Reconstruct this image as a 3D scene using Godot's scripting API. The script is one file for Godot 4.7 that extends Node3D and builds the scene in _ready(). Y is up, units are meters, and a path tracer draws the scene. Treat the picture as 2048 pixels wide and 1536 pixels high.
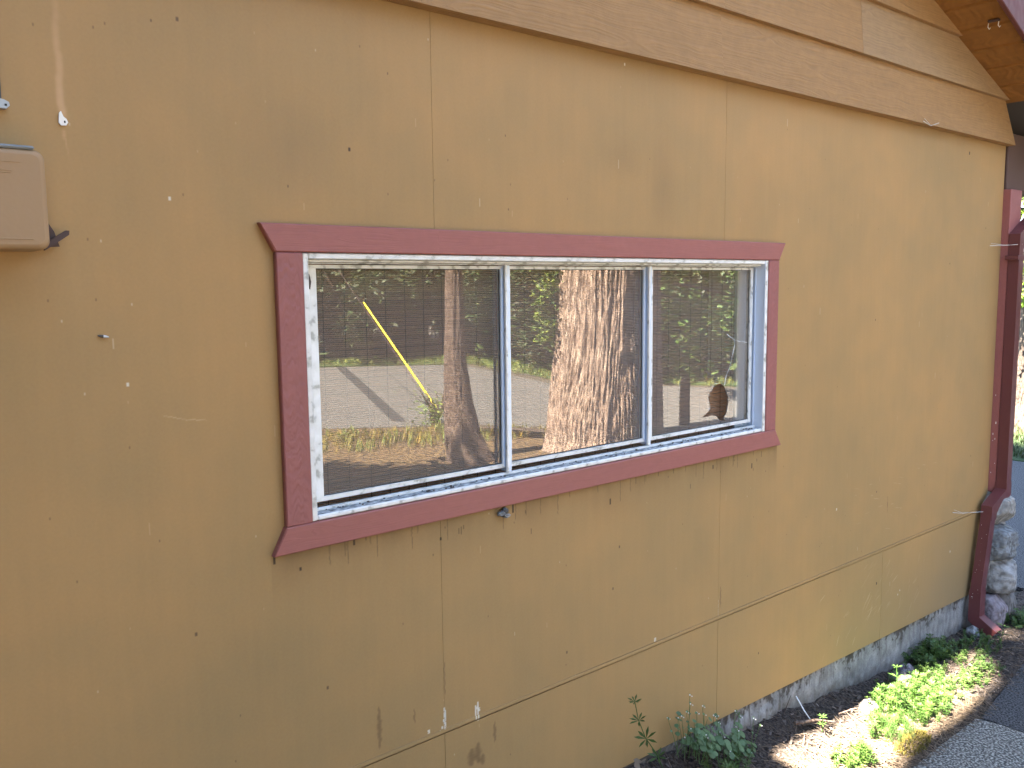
extends Node3D

# ------------------------------------------------------------------ helpers
class Mb:
	var v := PackedVector3Array()
	var n := PackedVector3Array()
	var u := PackedVector2Array()
	var c := PackedColorArray()
	var col := Color(1, 1, 1)

	func tri(a: Vector3, b: Vector3, d: Vector3, nn: Vector3) -> void:
		if (b - a).cross(d - a).dot(nn) > 0.0:
			var t := b
			b = d
			d = t
		var ab := nn.abs()
		for p in [a, b, d]:
			v.append(p)
			n.append(nn)
			c.append(col)
			if ab.z >= ab.x and ab.z >= ab.y:
				u.append(Vector2(p.x, -p.y))
			elif ab.x >= ab.y:
				u.append(Vector2(p.z, -p.y))
			else:
				u.append(Vector2(p.x, p.z))

	func quad(a: Vector3, b: Vector3, d: Vector3, e: Vector3, nn := Vector3.ZERO) -> void:
		if nn == Vector3.ZERO:
			nn = (b - a).cross(e - a).normalized()
		tri(a, b, d, nn)
		tri(a, d, e, nn)

	# box between two corners, in an optional frame, with chamfered edges
	func box(lo: Vector3, hi: Vector3, b := 0.0, f := Transform3D()) -> void:
		var m := (lo + hi) / 2
		var h := (hi - lo) / 2
		b = minf(b, minf(h.x, minf(h.y, h.z)) * 0.8)
		for ax in 3:
			var a1 := (ax + 1) % 3
			var a2 := (ax + 2) % 3
			for s in [-1.0, 1.0]:
				var nn := Vector3.ZERO
				nn[ax] = s
				var q := []
				for k in [[-1, -1], [1, -1], [1, 1], [-1, 1]]:
					var p := Vector3.ZERO
					p[ax] = s * h[ax]
					p[a1] = k[0] * (h[a1] - b)
					p[a2] = k[1] * (h[a2] - b)
					q.append(f * (m + p))
				quad(q[0], q[1], q[2], q[3], (f.basis * nn).normalized())
				if b > 0.0:
					for t in [-1.0, 1.0]:
						var p0 := Vector3.ZERO
						p0[ax] = s * h[ax]
						p0[a1] = t * (h[a1] - b)
						var p1 := Vector3.ZERO
						p1[ax] = s * (h[ax] - b)
						p1[a1] = t * h[a1]
						var w := Vector3.ZERO
						w[a2] = h[a2] - b
						var en := Vector3.ZERO
						en[ax] = s
						en[a1] = t
						quad(f * (m + p0 - w), f * (m + p1 - w), f * (m + p1 + w), f * (m + p0 + w), (f.basis * en).normalized())
		if b > 0.0:
			for sx in [-1.0, 1.0]:
				for sy in [-1.0, 1.0]:
					for sz in [-1.0, 1.0]:
						var s := Vector3(sx, sy, sz)
						tri(f * (m + s * (h - Vector3(0, b, b))), f * (m + s * (h - Vector3(b, 0, b))), f * (m + s * (h - Vector3(b, b, 0))), (f.basis * s).normalized())

	# a flat polygon pushed out along an axis (local x,y outline, z from z0 to z1)
	func slab(poly: PackedVector2Array, z0: float, z1: float, f := Transform3D()) -> void:
		var ix := Geometry2D.triangulate_polygon(poly)
		for k in range(0, ix.size(), 3):
			for z in [z0, z1]:
				var q := []
				for j in 3:
					var p := poly[ix[k + j]]
					q.append(f * Vector3(p.x, p.y, z))
				tri(q[0], q[1], q[2], f.basis * Vector3(0, 0, 1 if z == z1 else -1))
		var cw := Geometry2D.is_polygon_clockwise(poly)
		for k in poly.size():
			var p := poly[k]
			var r := poly[(k + 1) % poly.size()]
			var d := (r - p).normalized()
			var o := Vector2(d.y, -d.x) * (-1.0 if cw else 1.0)
			quad(f * Vector3(p.x, p.y, z0), f * Vector3(r.x, r.y, z0), f * Vector3(r.x, r.y, z1), f * Vector3(p.x, p.y, z1), f.basis * Vector3(o.x, o.y, 0))

	# round tube through points; smooth
	func tube(pts: Array, radii: Array, sides := 6, cap := true) -> void:
		var rings := []
		for k in pts.size():
			var p: Vector3 = pts[k]
			var d: Vector3 = (pts[mini(k + 1, pts.size() - 1)] - pts[maxi(k - 1, 0)]).normalized()
			var e := d.cross(Vector3(0.31, 0.2, 0.93)).normalized()
			var g := d.cross(e)
			var ring := []
			for j in sides:
				var a := TAU * j / sides
				ring.append([p + (e * cos(a) + g * sin(a)) * radii[k], e * cos(a) + g * sin(a)])
			rings.append(ring)
		for k in pts.size() - 1:
			for j in sides:
				var j2 := (j + 1) % sides
				smooth_quad(rings[k][j], rings[k][j2], rings[k + 1][j2], rings[k + 1][j])
		if cap:
			for e in [0, pts.size() - 1]:
				var nn: Vector3 = (pts[e] - pts[1 if e == 0 else e - 1]).normalized()
				for j in range(1, sides - 1):
					tri(rings[e][0][0], rings[e][j][0], rings[e][j + 1][0], nn)

	func smooth_quad(a: Array, b: Array, d: Array, e: Array) -> void:
		for t in [[a, b, d], [a, d, e]]:
			var nn: Vector3 = t[0][1] + t[1][1] + t[2][1]
			var o: Array = t
			if (t[1][0] - t[0][0]).cross(t[2][0] - t[0][0]).dot(nn) > 0.0:
				o = [t[0], t[2], t[1]]
			for q in o:
				v.append(q[0])
				n.append(q[1])
				c.append(col)
				u.append(Vector2(q[0].x + q[0].z, -q[0].y))

	# rectangular pipe along points: half width hf along a fixed axis, ho across it
	func duct(pts: Array, fixed: Vector3, hf: float, ho: float) -> void:
		var rings := []
		for k in pts.size():
			var d0: Vector3 = (pts[k] - pts[maxi(k - 1, 0)]).normalized() if k > 0 else (pts[1] - pts[0]).normalized()
			var d1: Vector3 = (pts[mini(k + 1, pts.size() - 1)] - pts[k]).normalized() if k < pts.size() - 1 else d0
			var o0 := d0.cross(fixed).normalized()
			var o1 := d1.cross(fixed).normalized()
			var o := (o0 + o1).normalized()
			o = o / maxf(0.4, o.dot(o0))
			var p: Vector3 = pts[k]
			rings.append([p + fixed * hf + o * ho, p + fixed * hf - o * ho, p - fixed * hf - o * ho, p - fixed * hf + o * ho])
		for k in pts.size() - 1:
			var mid: Vector3 = (pts[k] + pts[k + 1]) / 2
			for j in 4:
				var a: Vector3 = rings[k][j]
				var b: Vector3 = rings[k][(j + 1) % 4]
				var d: Vector3 = rings[k + 1][(j + 1) % 4]
				var e: Vector3 = rings[k + 1][j]
				var nn := (b - a).cross(e - a).normalized()
				if nn.dot((a + b + d + e) / 4 - mid) < 0:
					nn = -nn
				quad(a, b, d, e, nn)

	# smooth surface over a grid of points
	func grid(p: Array, wrap := false, flip := false) -> void:
		var nv := p.size()
		var nu: int = p[0].size()
		var nn := []
		for i in nv:
			var row := PackedVector3Array()
			for j in nu:
				var l: Vector3 = p[i][(j - 1 + nu) % nu if wrap else maxi(j - 1, 0)]
				var r: Vector3 = p[i][(j + 1) % nu if wrap else mini(j + 1, nu - 1)]
				var d: Vector3 = p[maxi(i - 1, 0)][j]
				var t: Vector3 = p[mini(i + 1, nv - 1)][j]
				var x := (r - l).cross(t - d).normalized()
				row.append(-x if flip else x)
			nn.append(row)
		for i in nv - 1:
			for j in (nu if wrap else nu - 1):
				var k := (j + 1) % nu
				smooth_quad([p[i][j], nn[i][j]], [p[i][k], nn[i][k]], [p[i + 1][k], nn[i + 1][k]], [p[i + 1][j], nn[i + 1][j]])

	# a thin two-sided leaf: base, tip, side vector (half width), lift of the middle
	func leaf(a: Vector3, t: Vector3, w: Vector3, lift := Vector3.ZERO) -> void:
		var m := a.lerp(t, 0.5) + lift
		var nn := (t - a).cross(w).normalized()
		if nn.y < 0:
			nn = -nn
		tri(a, m + w, t, nn)
		tri(a, m - w, t, nn)

	func mesh(m: Material) -> ArrayMesh:
		var st := SurfaceTool.new()
		st.begin(Mesh.PRIMITIVE_TRIANGLES)
		st.set_material(m)
		for k in v.size():
			st.set_normal(n[k])
			st.set_uv(u[k])
			st.set_color(c[k])
			st.add_vertex(v[k])
		st.index()
		return st.commit()


var used := {}
var M := {}
const G := 0.0

func named(s: String) -> String:
	var k: int = used.get(s, 0)
	used[s] = k + 1
	return s if k == 0 else "%s_%03d" % [s, k]

func obj(called: String, b: Mb, m: Material, parent: Node = self, label := "") -> MeshInstance3D:
	var o := MeshInstance3D.new()
	o.name = named(called) if parent == self else called
	o.mesh = b.mesh(m)
	parent.add_child(o, true)
	if label:
		o.set_meta("label", label)
	return o

func node(called: String, parent: Node = self) -> Node3D:
	var o := Node3D.new()
	o.name = named(called) if parent == self else called
	parent.add_child(o, true)
	return o

func tag(o: Node, label: String, category: String, group := "") -> Node:
	o.set_meta("label", label)
	o.set_meta("category", category)
	if group:
		o.set_meta("group", group)
	return o

func kind(o: Node, k: String) -> Node:
	o.set_meta("kind", k)
	return o

func rng(s: int) -> RandomNumberGenerator:
	var r := RandomNumberGenerator.new()
	r.seed = s
	return r

func lin(r: float, g: float, b: float) -> Color:
	return Color(r, g, b).linear_to_srgb()

func mat(c: Color, rough := 0.8, metal := 0.0, spec := 0.5) -> StandardMaterial3D:
	var m := StandardMaterial3D.new()
	m.albedo_color = c
	m.roughness = rough
	m.metallic = metal
	m.metallic_specular = spec
	return m

func noise(freq: float, sd: int, oct := 4, type := FastNoiseLite.TYPE_SIMPLEX_SMOOTH, frac := FastNoiseLite.FRACTAL_FBM) -> FastNoiseLite:
	var f := FastNoiseLite.new()
	f.noise_type = type
	f.frequency = freq
	f.seed = sd
	f.fractal_type = frac
	f.fractal_octaves = oct
	return f

func ntex(f: FastNoiseLite, cols: Array, offs: Array, size := 512) -> NoiseTexture2D:
	var g := Gradient.new()
	g.colors = PackedColorArray(cols)
	g.offsets = PackedFloat32Array(offs)
	var t := NoiseTexture2D.new()
	t.width = size
	t.height = size
	t.seamless = true
	t.noise = f
	t.color_ramp = g
	return t

func ntnorm(f: FastNoiseLite, bump: float, size := 512) -> NoiseTexture2D:
	var t := NoiseTexture2D.new()
	t.width = size
	t.height = size
	t.seamless = true
	t.noise = f
	t.as_normal_map = true
	t.bump_strength = bump
	return t

func tri_map(m: StandardMaterial3D, scale: Vector3) -> StandardMaterial3D:
	m.uv1_triplanar = true
	m.uv1_world_triplanar = true
	m.uv1_scale = scale
	return m

func rockmesh(b: Mb, at: Vector3, r: Vector3, sd: int, rough := 0.28, turn := 0.0, flat := 0.45) -> void:
	var f := noise(0.9, sd, 2)
	var rows := []
	var bs := Basis(Vector3.UP, turn)
	for i in 15:
		var row := PackedVector3Array()
		var la := PI * (i / 14.0 - 0.5)
		for j in 22:
			var lo := TAU * j / 22.0
			var d := Vector3(cos(la) * cos(lo), sin(la), cos(la) * sin(lo))
			# squared sphere makes blunt facets
			var k := pow(pow(absf(d.x), 3.2) + pow(absf(d.y), 3.2) + pow(absf(d.z), 3.2), -1.0 / 3.2)
			var e := d * lerpf(1.0, k, flat) * (1.0 + rough * f.get_noise_3dv(d * 1.6 + Vector3(sd, 0, 0)) + rough * 0.35 * f.get_noise_3dv(d * 5.0))
			row.append(at + bs * (e * r))
		rows.append(row)
	b.grid(rows, true, true)

func cutstone(b: Mb, at: Vector3, r: Vector3, sd: int) -> void:
	# a rough broken stone: a lump cut by random planes
	var g := rng(sd)
	var planes := []
	for d in [Vector3(1, 0.1, 0.1), Vector3(-1, 0.1, -0.1), Vector3(0.1, 1, 0.1), Vector3(-0.1, -1, 0.1), Vector3(0.1, 0.1, 1), Vector3(0, 0, -1)]:
		planes.append([(d + Vector3(g.randfn(0, 0.16), g.randfn(0, 0.16), g.randfn(0, 0.16))).normalized(), g.randf_range(0.82, 1.0)])
	for k in 9:
		planes.append([Vector3(g.randfn(0, 1), g.randfn(0, 1), g.randfn(0, 1)).normalized(), g.randf_range(0.76, 1.0)])
	var f := noise(1.0, sd, 3)
	var rows := []
	for i in 31:
		var row := PackedVector3Array()
		var la := PI * (i / 30.0 - 0.5)
		for j in 48:
			var lo := TAU * j / 48.0
			var d := Vector3(cos(la) * cos(lo), sin(la), cos(la) * sin(lo))
			var t := 1.25
			for p in planes:
				var q: float = d.dot(p[0])
				if q > 0.05:
					t = minf(t, p[1] / q)
			t *= 1.0 + 0.05 * f.get_noise_3dv(d * 2.5) + 0.025 * f.get_noise_3dv(d * 9.0)
			row.append(at + d * t * r)
		rows.append(row)
	b.grid(rows, true, true)

# ------------------------------------------------------------------ scene
const SLOPE := 0.38
func soffit_y(x: float) -> float:
	return 2.718 + SLOPE * (3.541 - x) if x > -0.6 else 2.718 + SLOPE * (3.541 + 0.6 + 0.6 + x)

func _ready() -> void:
	# camera
	var cam := Camera3D.new()
	cam.name = "camera"
	add_child(cam)
	var fw := Vector3(0.637, -0.114, -0.762).normalized()
	var rt := Vector3(0.766, -0.011, 0.642)
	rt = (rt - fw * rt.dot(fw)).normalized()
	cam.transform = Transform3D(Basis(rt, rt.cross(fw), -fw), Vector3(-1.29, 1.85, 1.847))
	cam.fov = 47.95
	cam.near = 0.05
	cam.far = 600.0
	cam.current = true
	# sky
	var env := Environment.new()
	env.background_mode = Environment.BG_SKY
	var sky := Sky.new()
	var sm := ProceduralSkyMaterial.new()
	sm.sky_top_color = Color(0.55, 0.66, 0.84)
	sm.sky_horizon_color = Color(0.86, 0.89, 0.93)
	sm.sky_curve = 0.18
	sm.ground_bottom_color = Color(0.24, 0.21, 0.16)
	sm.ground_horizon_color = Color(0.55, 0.55, 0.5)
	sm.sun_angle_max = 12.0
	sm.sky_energy_multiplier = 0.6
	sky.sky_material = sm
	env.sky = sky
	env.tonemap_mode = Environment.TONE_MAPPER_LINEAR
	env.tonemap_exposure = 22.6
	env.sdfgi_enabled = true
	env.ssao_enabled = true
	env.ssil_enabled = true
	var we := WorldEnvironment.new()
	we.name = "world_environment"
	we.environment = env
	add_child(we)
	# sun: almost along the wall, from the left, just in front of it, high
	var sun := DirectionalLight3D.new()
	sun.name = "sun"
	sun.light_energy = 1.6
	sun.light_color = Color(1.0, 0.955, 0.88)
	sun.light_angular_distance = 0.5
	sun.shadow_enabled = true
	add_child(sun)
	var el := deg_to_rad(58.0)
	var az := deg_to_rad(3.6)
	var dir := Vector3(cos(el) * cos(az), -sin(el), -cos(el) * sin(az))
	sun.transform = Transform3D(Basis.looking_at(dir, Vector3.UP), Vector3(0, 30, 0))

	materials()
	ground()
	cabin()
	downspout()
	stone_pier()
	blind()
	wall_things()
	weeds()
	outside()

# ------------------------------------------------------------------ materials
func bytes(f: FastNoiseLite, w: int, h: int) -> PackedByteArray:
	return f.get_image(w, h, false, false, false).get_data()

func wall_texture() -> ImageTexture:
	# covers x -1.7..3.8, y 0.1..2.7 ; flat marks, mottling and wear of the paint
	var w := 2048
	var h := 968
	var big := bytes(noise(0.0022, 3, 4), w, h)
	var mid := bytes(noise(0.012, 5, 4), w, h)
	var fine := bytes(noise(0.32, 9, 2), w, h)
	var fs := noise(0.02, 11, 3)
	var streak := fs.get_image(w, 24, false, false, false)
	streak.resize(w, h, Image.INTERPOLATE_BILINEAR)
	var st := streak.get_data()
	var gr := noise(0.09, 13, 2).get_image(w, 80, false, false, false)
	gr.resize(w, h, Image.INTERPOLATE_BILINEAR)
	var gd := gr.get_data()
	var out := PackedByteArray()
	out.resize(w * h * 3)
	for y in h:
		var wy := 2.7 - 2.6 * y / h
		for x in w:
			var k := y * w + x
			var wx := -1.7 + 5.5 * x / w
			var b := (big[k] - 128) / 128.0
			var m := (mid[k] - 128) / 128.0
			var t := 1.0 + 0.055 * b + 0.022 * m + 0.02 * (fine[k] - 128) / 128.0 + 0.006 * (st[k] - 128) / 128.0 + 0.012 * (gd[k] - 128) / 128.0
			# warm and green-grey patches of the old paint
			var hue := 0.015 * m + 0.03 * b
			# dust towards the bottom right, as splashed dirt
			var dust := clampf((wx - 1.7) / 1.4, 0, 1) * clampf((0.6 - wy) / 0.35 + 0.4 * m, 0, 1) * 0.35
			# darker just below the sill and the gable boards
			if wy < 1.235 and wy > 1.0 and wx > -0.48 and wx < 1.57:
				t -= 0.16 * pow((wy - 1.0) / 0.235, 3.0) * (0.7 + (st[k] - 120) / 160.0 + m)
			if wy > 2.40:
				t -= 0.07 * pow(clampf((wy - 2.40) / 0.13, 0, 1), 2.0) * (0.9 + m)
			var r := 180.0 * t * (1.0 + hue)
			var g := 144.0 * t
			var bl := 91.5 * t * (1.0 - hue * 0.9)
			r = lerpf(r, 140.0, dust)
			g = lerpf(g, 126.0, dust)
			bl = lerpf(bl, 104.0, dust)
			out[k * 3] = clampi(int(r), 0, 255)
			out[k * 3 + 1] = clampi(int(g), 0, 255)
			out[k * 3 + 2] = clampi(int(bl), 0, 255)
	var im := Image.create_from_data(w, h, false, Image.FORMAT_RGB8, out)
	var r := rng(21)
	# soft vertical stains
	blot(im, 0.89, 2.16, 0.05, 0.13, Color(0.45, 0.36, 0.24), 0.16)
	blot(im, 0.70, 2.23, 0.06, 0.05, Color(0.45, 0.36, 0.24), 0.14)
	blot(im, -0.4, 2.15, 0.10, 0.10, Color(0.5, 0.40, 0.30), 0.12)
	for k in 26:
		blot(im, r.randf_range(-1.2, 3.4), r.randf_range(0.3, 2.4), r.randf_range(0.02, 0.10), r.randf_range(0.05, 0.22), [Color(0.46, 0.38, 0.26), Color(0.80, 0.66, 0.43), Color(0.52, 0.46, 0.33)][k % 3], r.randf_range(0.025, 0.07))
	# rust runs above and below the old caulk, drips, splashes
	for k in 46:
		blot(im, -0.857 + 0.0015 * sin(k * 0.3), 2.40 - k * 0.0048, 0.0075, 0.009, Color(0.84, 0.68, 0.50), 0.10 + 0.012 * k)
	for k in 12:
		blot(im, -0.856 + 0.0006 * k, 2.15 - k * 0.004, 0.0045 - 0.0003 * k, 0.005, Color(0.85, 0.68, 0.50), 0.55 - 0.04 * k)
	for d in [[-0.205, 0.774, 0.66, 0.006], [-0.097, 0.731, 0.693, 0.003], [0.175, 0.602, 0.539, 0.005], [0.09, 0.55, 0.50, 0.012], [0.113, 0.56, 0.50, 0.01], [0.129, 0.52, 0.49, 0.009], [0.003, 0.83, 0.74, 0.002], [2.465, 0.88, 0.80, 0.003], [1.232, 0.75, 0.67, 0.004]]:
		var n := int((d[1] - d[2]) / 0.002)
		for k in n:
			blot(im, d[0] + 0.0015 * sin(k * 0.5 + d[0] * 9), d[1] - 0.002 * k, d[3] * (0.5 + 0.7 * sin(PI * k / n)), 0.004, Color(0.38, 0.28, 0.18), 0.2)
	for k in 30:
		var x := r.randf_range(-0.4, 1.5)
		var len := r.randf_range(0.01, 0.07)
		for j in int(len / 0.003):
			blot(im, x + r.randf_range(-0.001, 0.001), 1.228 - j * 0.003, 0.003, 0.004, Color(0.30, 0.23, 0.14), 0.22)
	# white paint chips and specks at the places seen
	for p in [[-0.663, 2.036, 3], [-0.801, 1.944, 2], [-0.767, 1.656, 3], [-0.751, 1.819, 2], [-0.849, 1.643, 2], [-0.881, 1.788, 2], [-0.008, 2.46, 2], [0.873, 0.655, 5], [2.024, 0.9, 4], [3.144, 0.479, 4], [0.714, 2.507, 3], [0.002, 0.683, 4], [0.0, 0.70, 3], [-0.002, 0.668, 3], [-0.007, 0.65, 3], [0.114, 0.667, 4], [0.12, 0.66, 4], [0.108, 0.655, 3], [-0.053, 0.655, 4], [2.62, 0.403, 3], [2.6, 0.385, 3]]:
		chip(im, p[0], p[1], maxi(1, p[2] - 1), Color(0.93, 0.91, 0.86))
	chip(im, 0.001, 0.672, 3, Color(0.93, 0.91, 0.86), 9)
	chip(im, 0.118, 0.655, 2, Color(0.93, 0.91, 0.86), 10)
	chip(im, 0.109, 0.652, 2, Color(0.93, 0.91, 0.86), 8)
	for k in 110:
		var c := Color(0.83, 0.70, 0.52) if k % 3 else Color(0.90, 0.84, 0.74)
		chip(im, r.randf_range(-1.3, 3.4), r.randf_range(0.3, 2.45), 1, c, 1 + r.randi() % 5 if k % 2 else 1)
	for k in 120:
		var c := Color(0.40, 0.31, 0.20)
		chip(im, r.randf_range(-1.3, 3.45), r.randf_range(0.3, 2.45), 1 if k % 9 else 2, c)
	for k in 26:
		chip(im, r.randf_range(-0.5, 1.5), 1.225 - pow(r.randf(), 2.5) * 0.09, 1 + (k % 3) / 2, Color(0.25, 0.18, 0.11), 1 + k % 4)
	# slanting pale scratches low on the right, as from a string trimmer
	for s in [[1.954, 0.543, 1.916, 0.52], [2.327, 0.451, 2.286, 0.404], [2.364, 0.384, 2.322, 0.336], [2.216, 0.284, 2.196, 0.255], [2.59, 0.484, 2.544, 0.458], [2.35, 0.44, 2.30, 0.39], [2.34, 0.46, 2.31, 0.42], [2.08, 0.33, 2.06, 0.29]]:
		scratch(im, s[0], s[1], s[2], s[3], 0.75)
	for k in 60:
		var x := r.randfn(2.5, 0.22)
		var y := r.randfn(0.45, 0.11)
		if y < 0.60:
			scratch(im, x, y, x - r.randf_range(0.012, 0.05), y - r.randf_range(0.01, 0.045), r.randf_range(0.15, 0.5))
	for k in 22:
		var x := r.randfn(2.45, 0.3)
		var y := r.randf_range(0.72, 0.98)
		scratch(im, x, y, x + r.randf_range(0.01, 0.05), y - r.randf_range(0.0, 0.015), r.randf_range(0.15, 0.4))
	# old crack in the paint left of the window
	scratch(im, -0.70, 1.585, -0.655, 1.57, 0.4)
	scratch(im, -0.655, 1.57, -0.61, 1.565, 0.45)
	for p in [[3.15, 2.46, 5], [2.392, 0.492, 4], [-0.682, 2.385, 2], [-0.127, 2.359, 2], [0.24, 2.25, 2], [-0.237, 2.172, 3], [0.249, 2.054, 2], [-0.399, 2.075, 2]]:
		chip(im, p[0], p[1], maxi(1, p[2] - 1), Color(0.2, 0.14, 0.09))
	return ImageTexture.create_from_image(im)

func concrete_texture() -> ImageTexture:
	# covers x -0.2..3.6, y -0.12..0.30 ; pale wall with black lichen, stains and form marks
	var w := 1520
	var h := 168
	var a := noise(0.012, 31, 5)
	var b := noise(0.05, 32, 5)
	var c := noise(0.25, 33, 3)
	var im := Image.create(w, h, false, Image.FORMAT_RGB8)
	for y in h:
		var wy := 0.30 - 0.42 * y / h
		for x in w:
			var wx := -0.2 + 3.8 * x / w
			var top := 0.2515 - 0.0235 * (wx - 1.16) - wy
			var t := 0.57 + 0.10 * a.get_noise_2d(x, y) + 0.12 * b.get_noise_2d(x, y * 0.5) + 0.08 * c.get_noise_2d(x, y)
			var dark := clampf((b.get_noise_2d(x * 1.3 + 500, y * 1.3) + 0.42 - top * 11.0 + 0.8 * a.get_noise_2d(x, 900)) * 2.5, 0, 1)
			var drip := clampf((b.get_noise_2d(x * 2.0, y * 0.16 + 70) - 0.25 - top * 1.2) * 4.0, 0, 1)
			dark = maxf(dark, drip * 0.7)
			var foot := clampf((0.05 - (wy - bed_y(wx, 0.0))) / 0.05 + b.get_noise_2d(x, y + 300) * 0.8, 0, 1) * 0.45
			var col := Color(t, t * 0.985, t * 0.96).lerp(Color(0.22, 0.185, 0.15), dark * 0.7).lerp(Color(0.34, 0.30, 0.25), foot)
			im.set_pixel(x, y, col)
	return ImageTexture.create_from_image(im)

func px(im: Image, x: float, y: float) -> Vector2i:
	return Vector2i(int((x + 1.7) / 5.5 * im.get_width()), int((2.7 - y) / 2.6 * im.get_height()))

func mixpx(im: Image, x: int, y: int, c: Color, a: float) -> void:
	if x >= 0 and y >= 0 and x < im.get_width() and y < im.get_height() and a > 0.0:
		im.set_pixel(x, y, im.get_pixel(x, y).lerp(c, clampf(a, 0, 1)))

func blot(im: Image, x: float, y: float, rx: float, ry: float, c: Color, a: float) -> void:
	var p := px(im, x, y)
	var w := maxi(1, int(rx / 5.5 * im.get_width() * 1.6))
	var h := maxi(1, int(ry / 2.6 * im.get_height() * 1.6))
	for j in range(-h, h + 1):
		for i in range(-w, w + 1):
			var d := Vector2(float(i) / w, float(j) / h).length()
			if d < 1.0:
				mixpx(im, p.x + i, p.y + j, c, a * (1 - d * d) * (1 - d * d))

func chip(im: Image, x: float, y: float, n: int, c: Color, tall := 1) -> void:
	var p := px(im, x, y)
	for j in range(-tall, n + tall - 1):
		for i in n:
			if n < 3 or (i + j * 3 + p.x) % 7 != 0:
				mixpx(im, p.x + i - n / 2, p.y + j, c, 0.55 if n == 1 else 0.9)

func scratch(im: Image, x0: float, y0: float, x1: float, y1: float, a: float) -> void:
	var p := px(im, x0, y0)
	var q := px(im, x1, y1)
	var n := maxi(absi(q.x - p.x), absi(q.y - p.y)) + 1
	for k in n + 1:
		var t := float(k) / n
		mixpx(im, int(lerpf(p.x, q.x, t)), int(lerpf(p.y, q.y, t)), Color(0.92, 0.82, 0.66), a * (0.4 + 0.6 * sin(PI * t)))

func grain_texture(c: Color, sd: int, amount: float) -> Array:
	# long sawn grain along u, with knots: albedo and normal
	var w := 1024
	var h := 256
	var n1 := noise(0.008, sd, 3)
	var n2 := noise(0.16, sd + 1, 3)
	var n3 := noise(0.03, sd + 2, 3)
	var im := Image.create(w, h, false, Image.FORMAT_RGB8)
	var bp := Image.create(w, h, false, Image.FORMAT_RGB8)
	var r := rng(sd)
	var knots := []
	for k in 5:
		knots.append(Vector2(r.randf() * w, r.randf() * h))
	for y in h:
		for x in w:
			var warp := n1.get_noise_2d(x * 0.6, y * 1.2) * 9.0
			for k in knots:
				var d := Vector2((x - k.x) * 0.35, y - k.y).length()
				warp += 16.0 * exp(-d * d / 160.0) * signf(y - k.y)
			var g := n2.get_noise_2d(x * 0.035, y * 1.3 + warp)
			var l := n3.get_noise_2d(x, y)
			var t := 1.0 + amount * (g * 0.55 + l * 0.28)
			im.set_pixel(x, y, Color(c.r * t, c.g * t, c.b * t))
			var q := clampf(0.5 + g * 0.7 + l * 0.15, 0, 1)
			bp.set_pixel(x, y, Color(q, q, q))
	bp.bump_map_to_normal_map(3.0)
	return [ImageTexture.create_from_image(im), ImageTexture.create_from_image(bp)]

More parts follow.
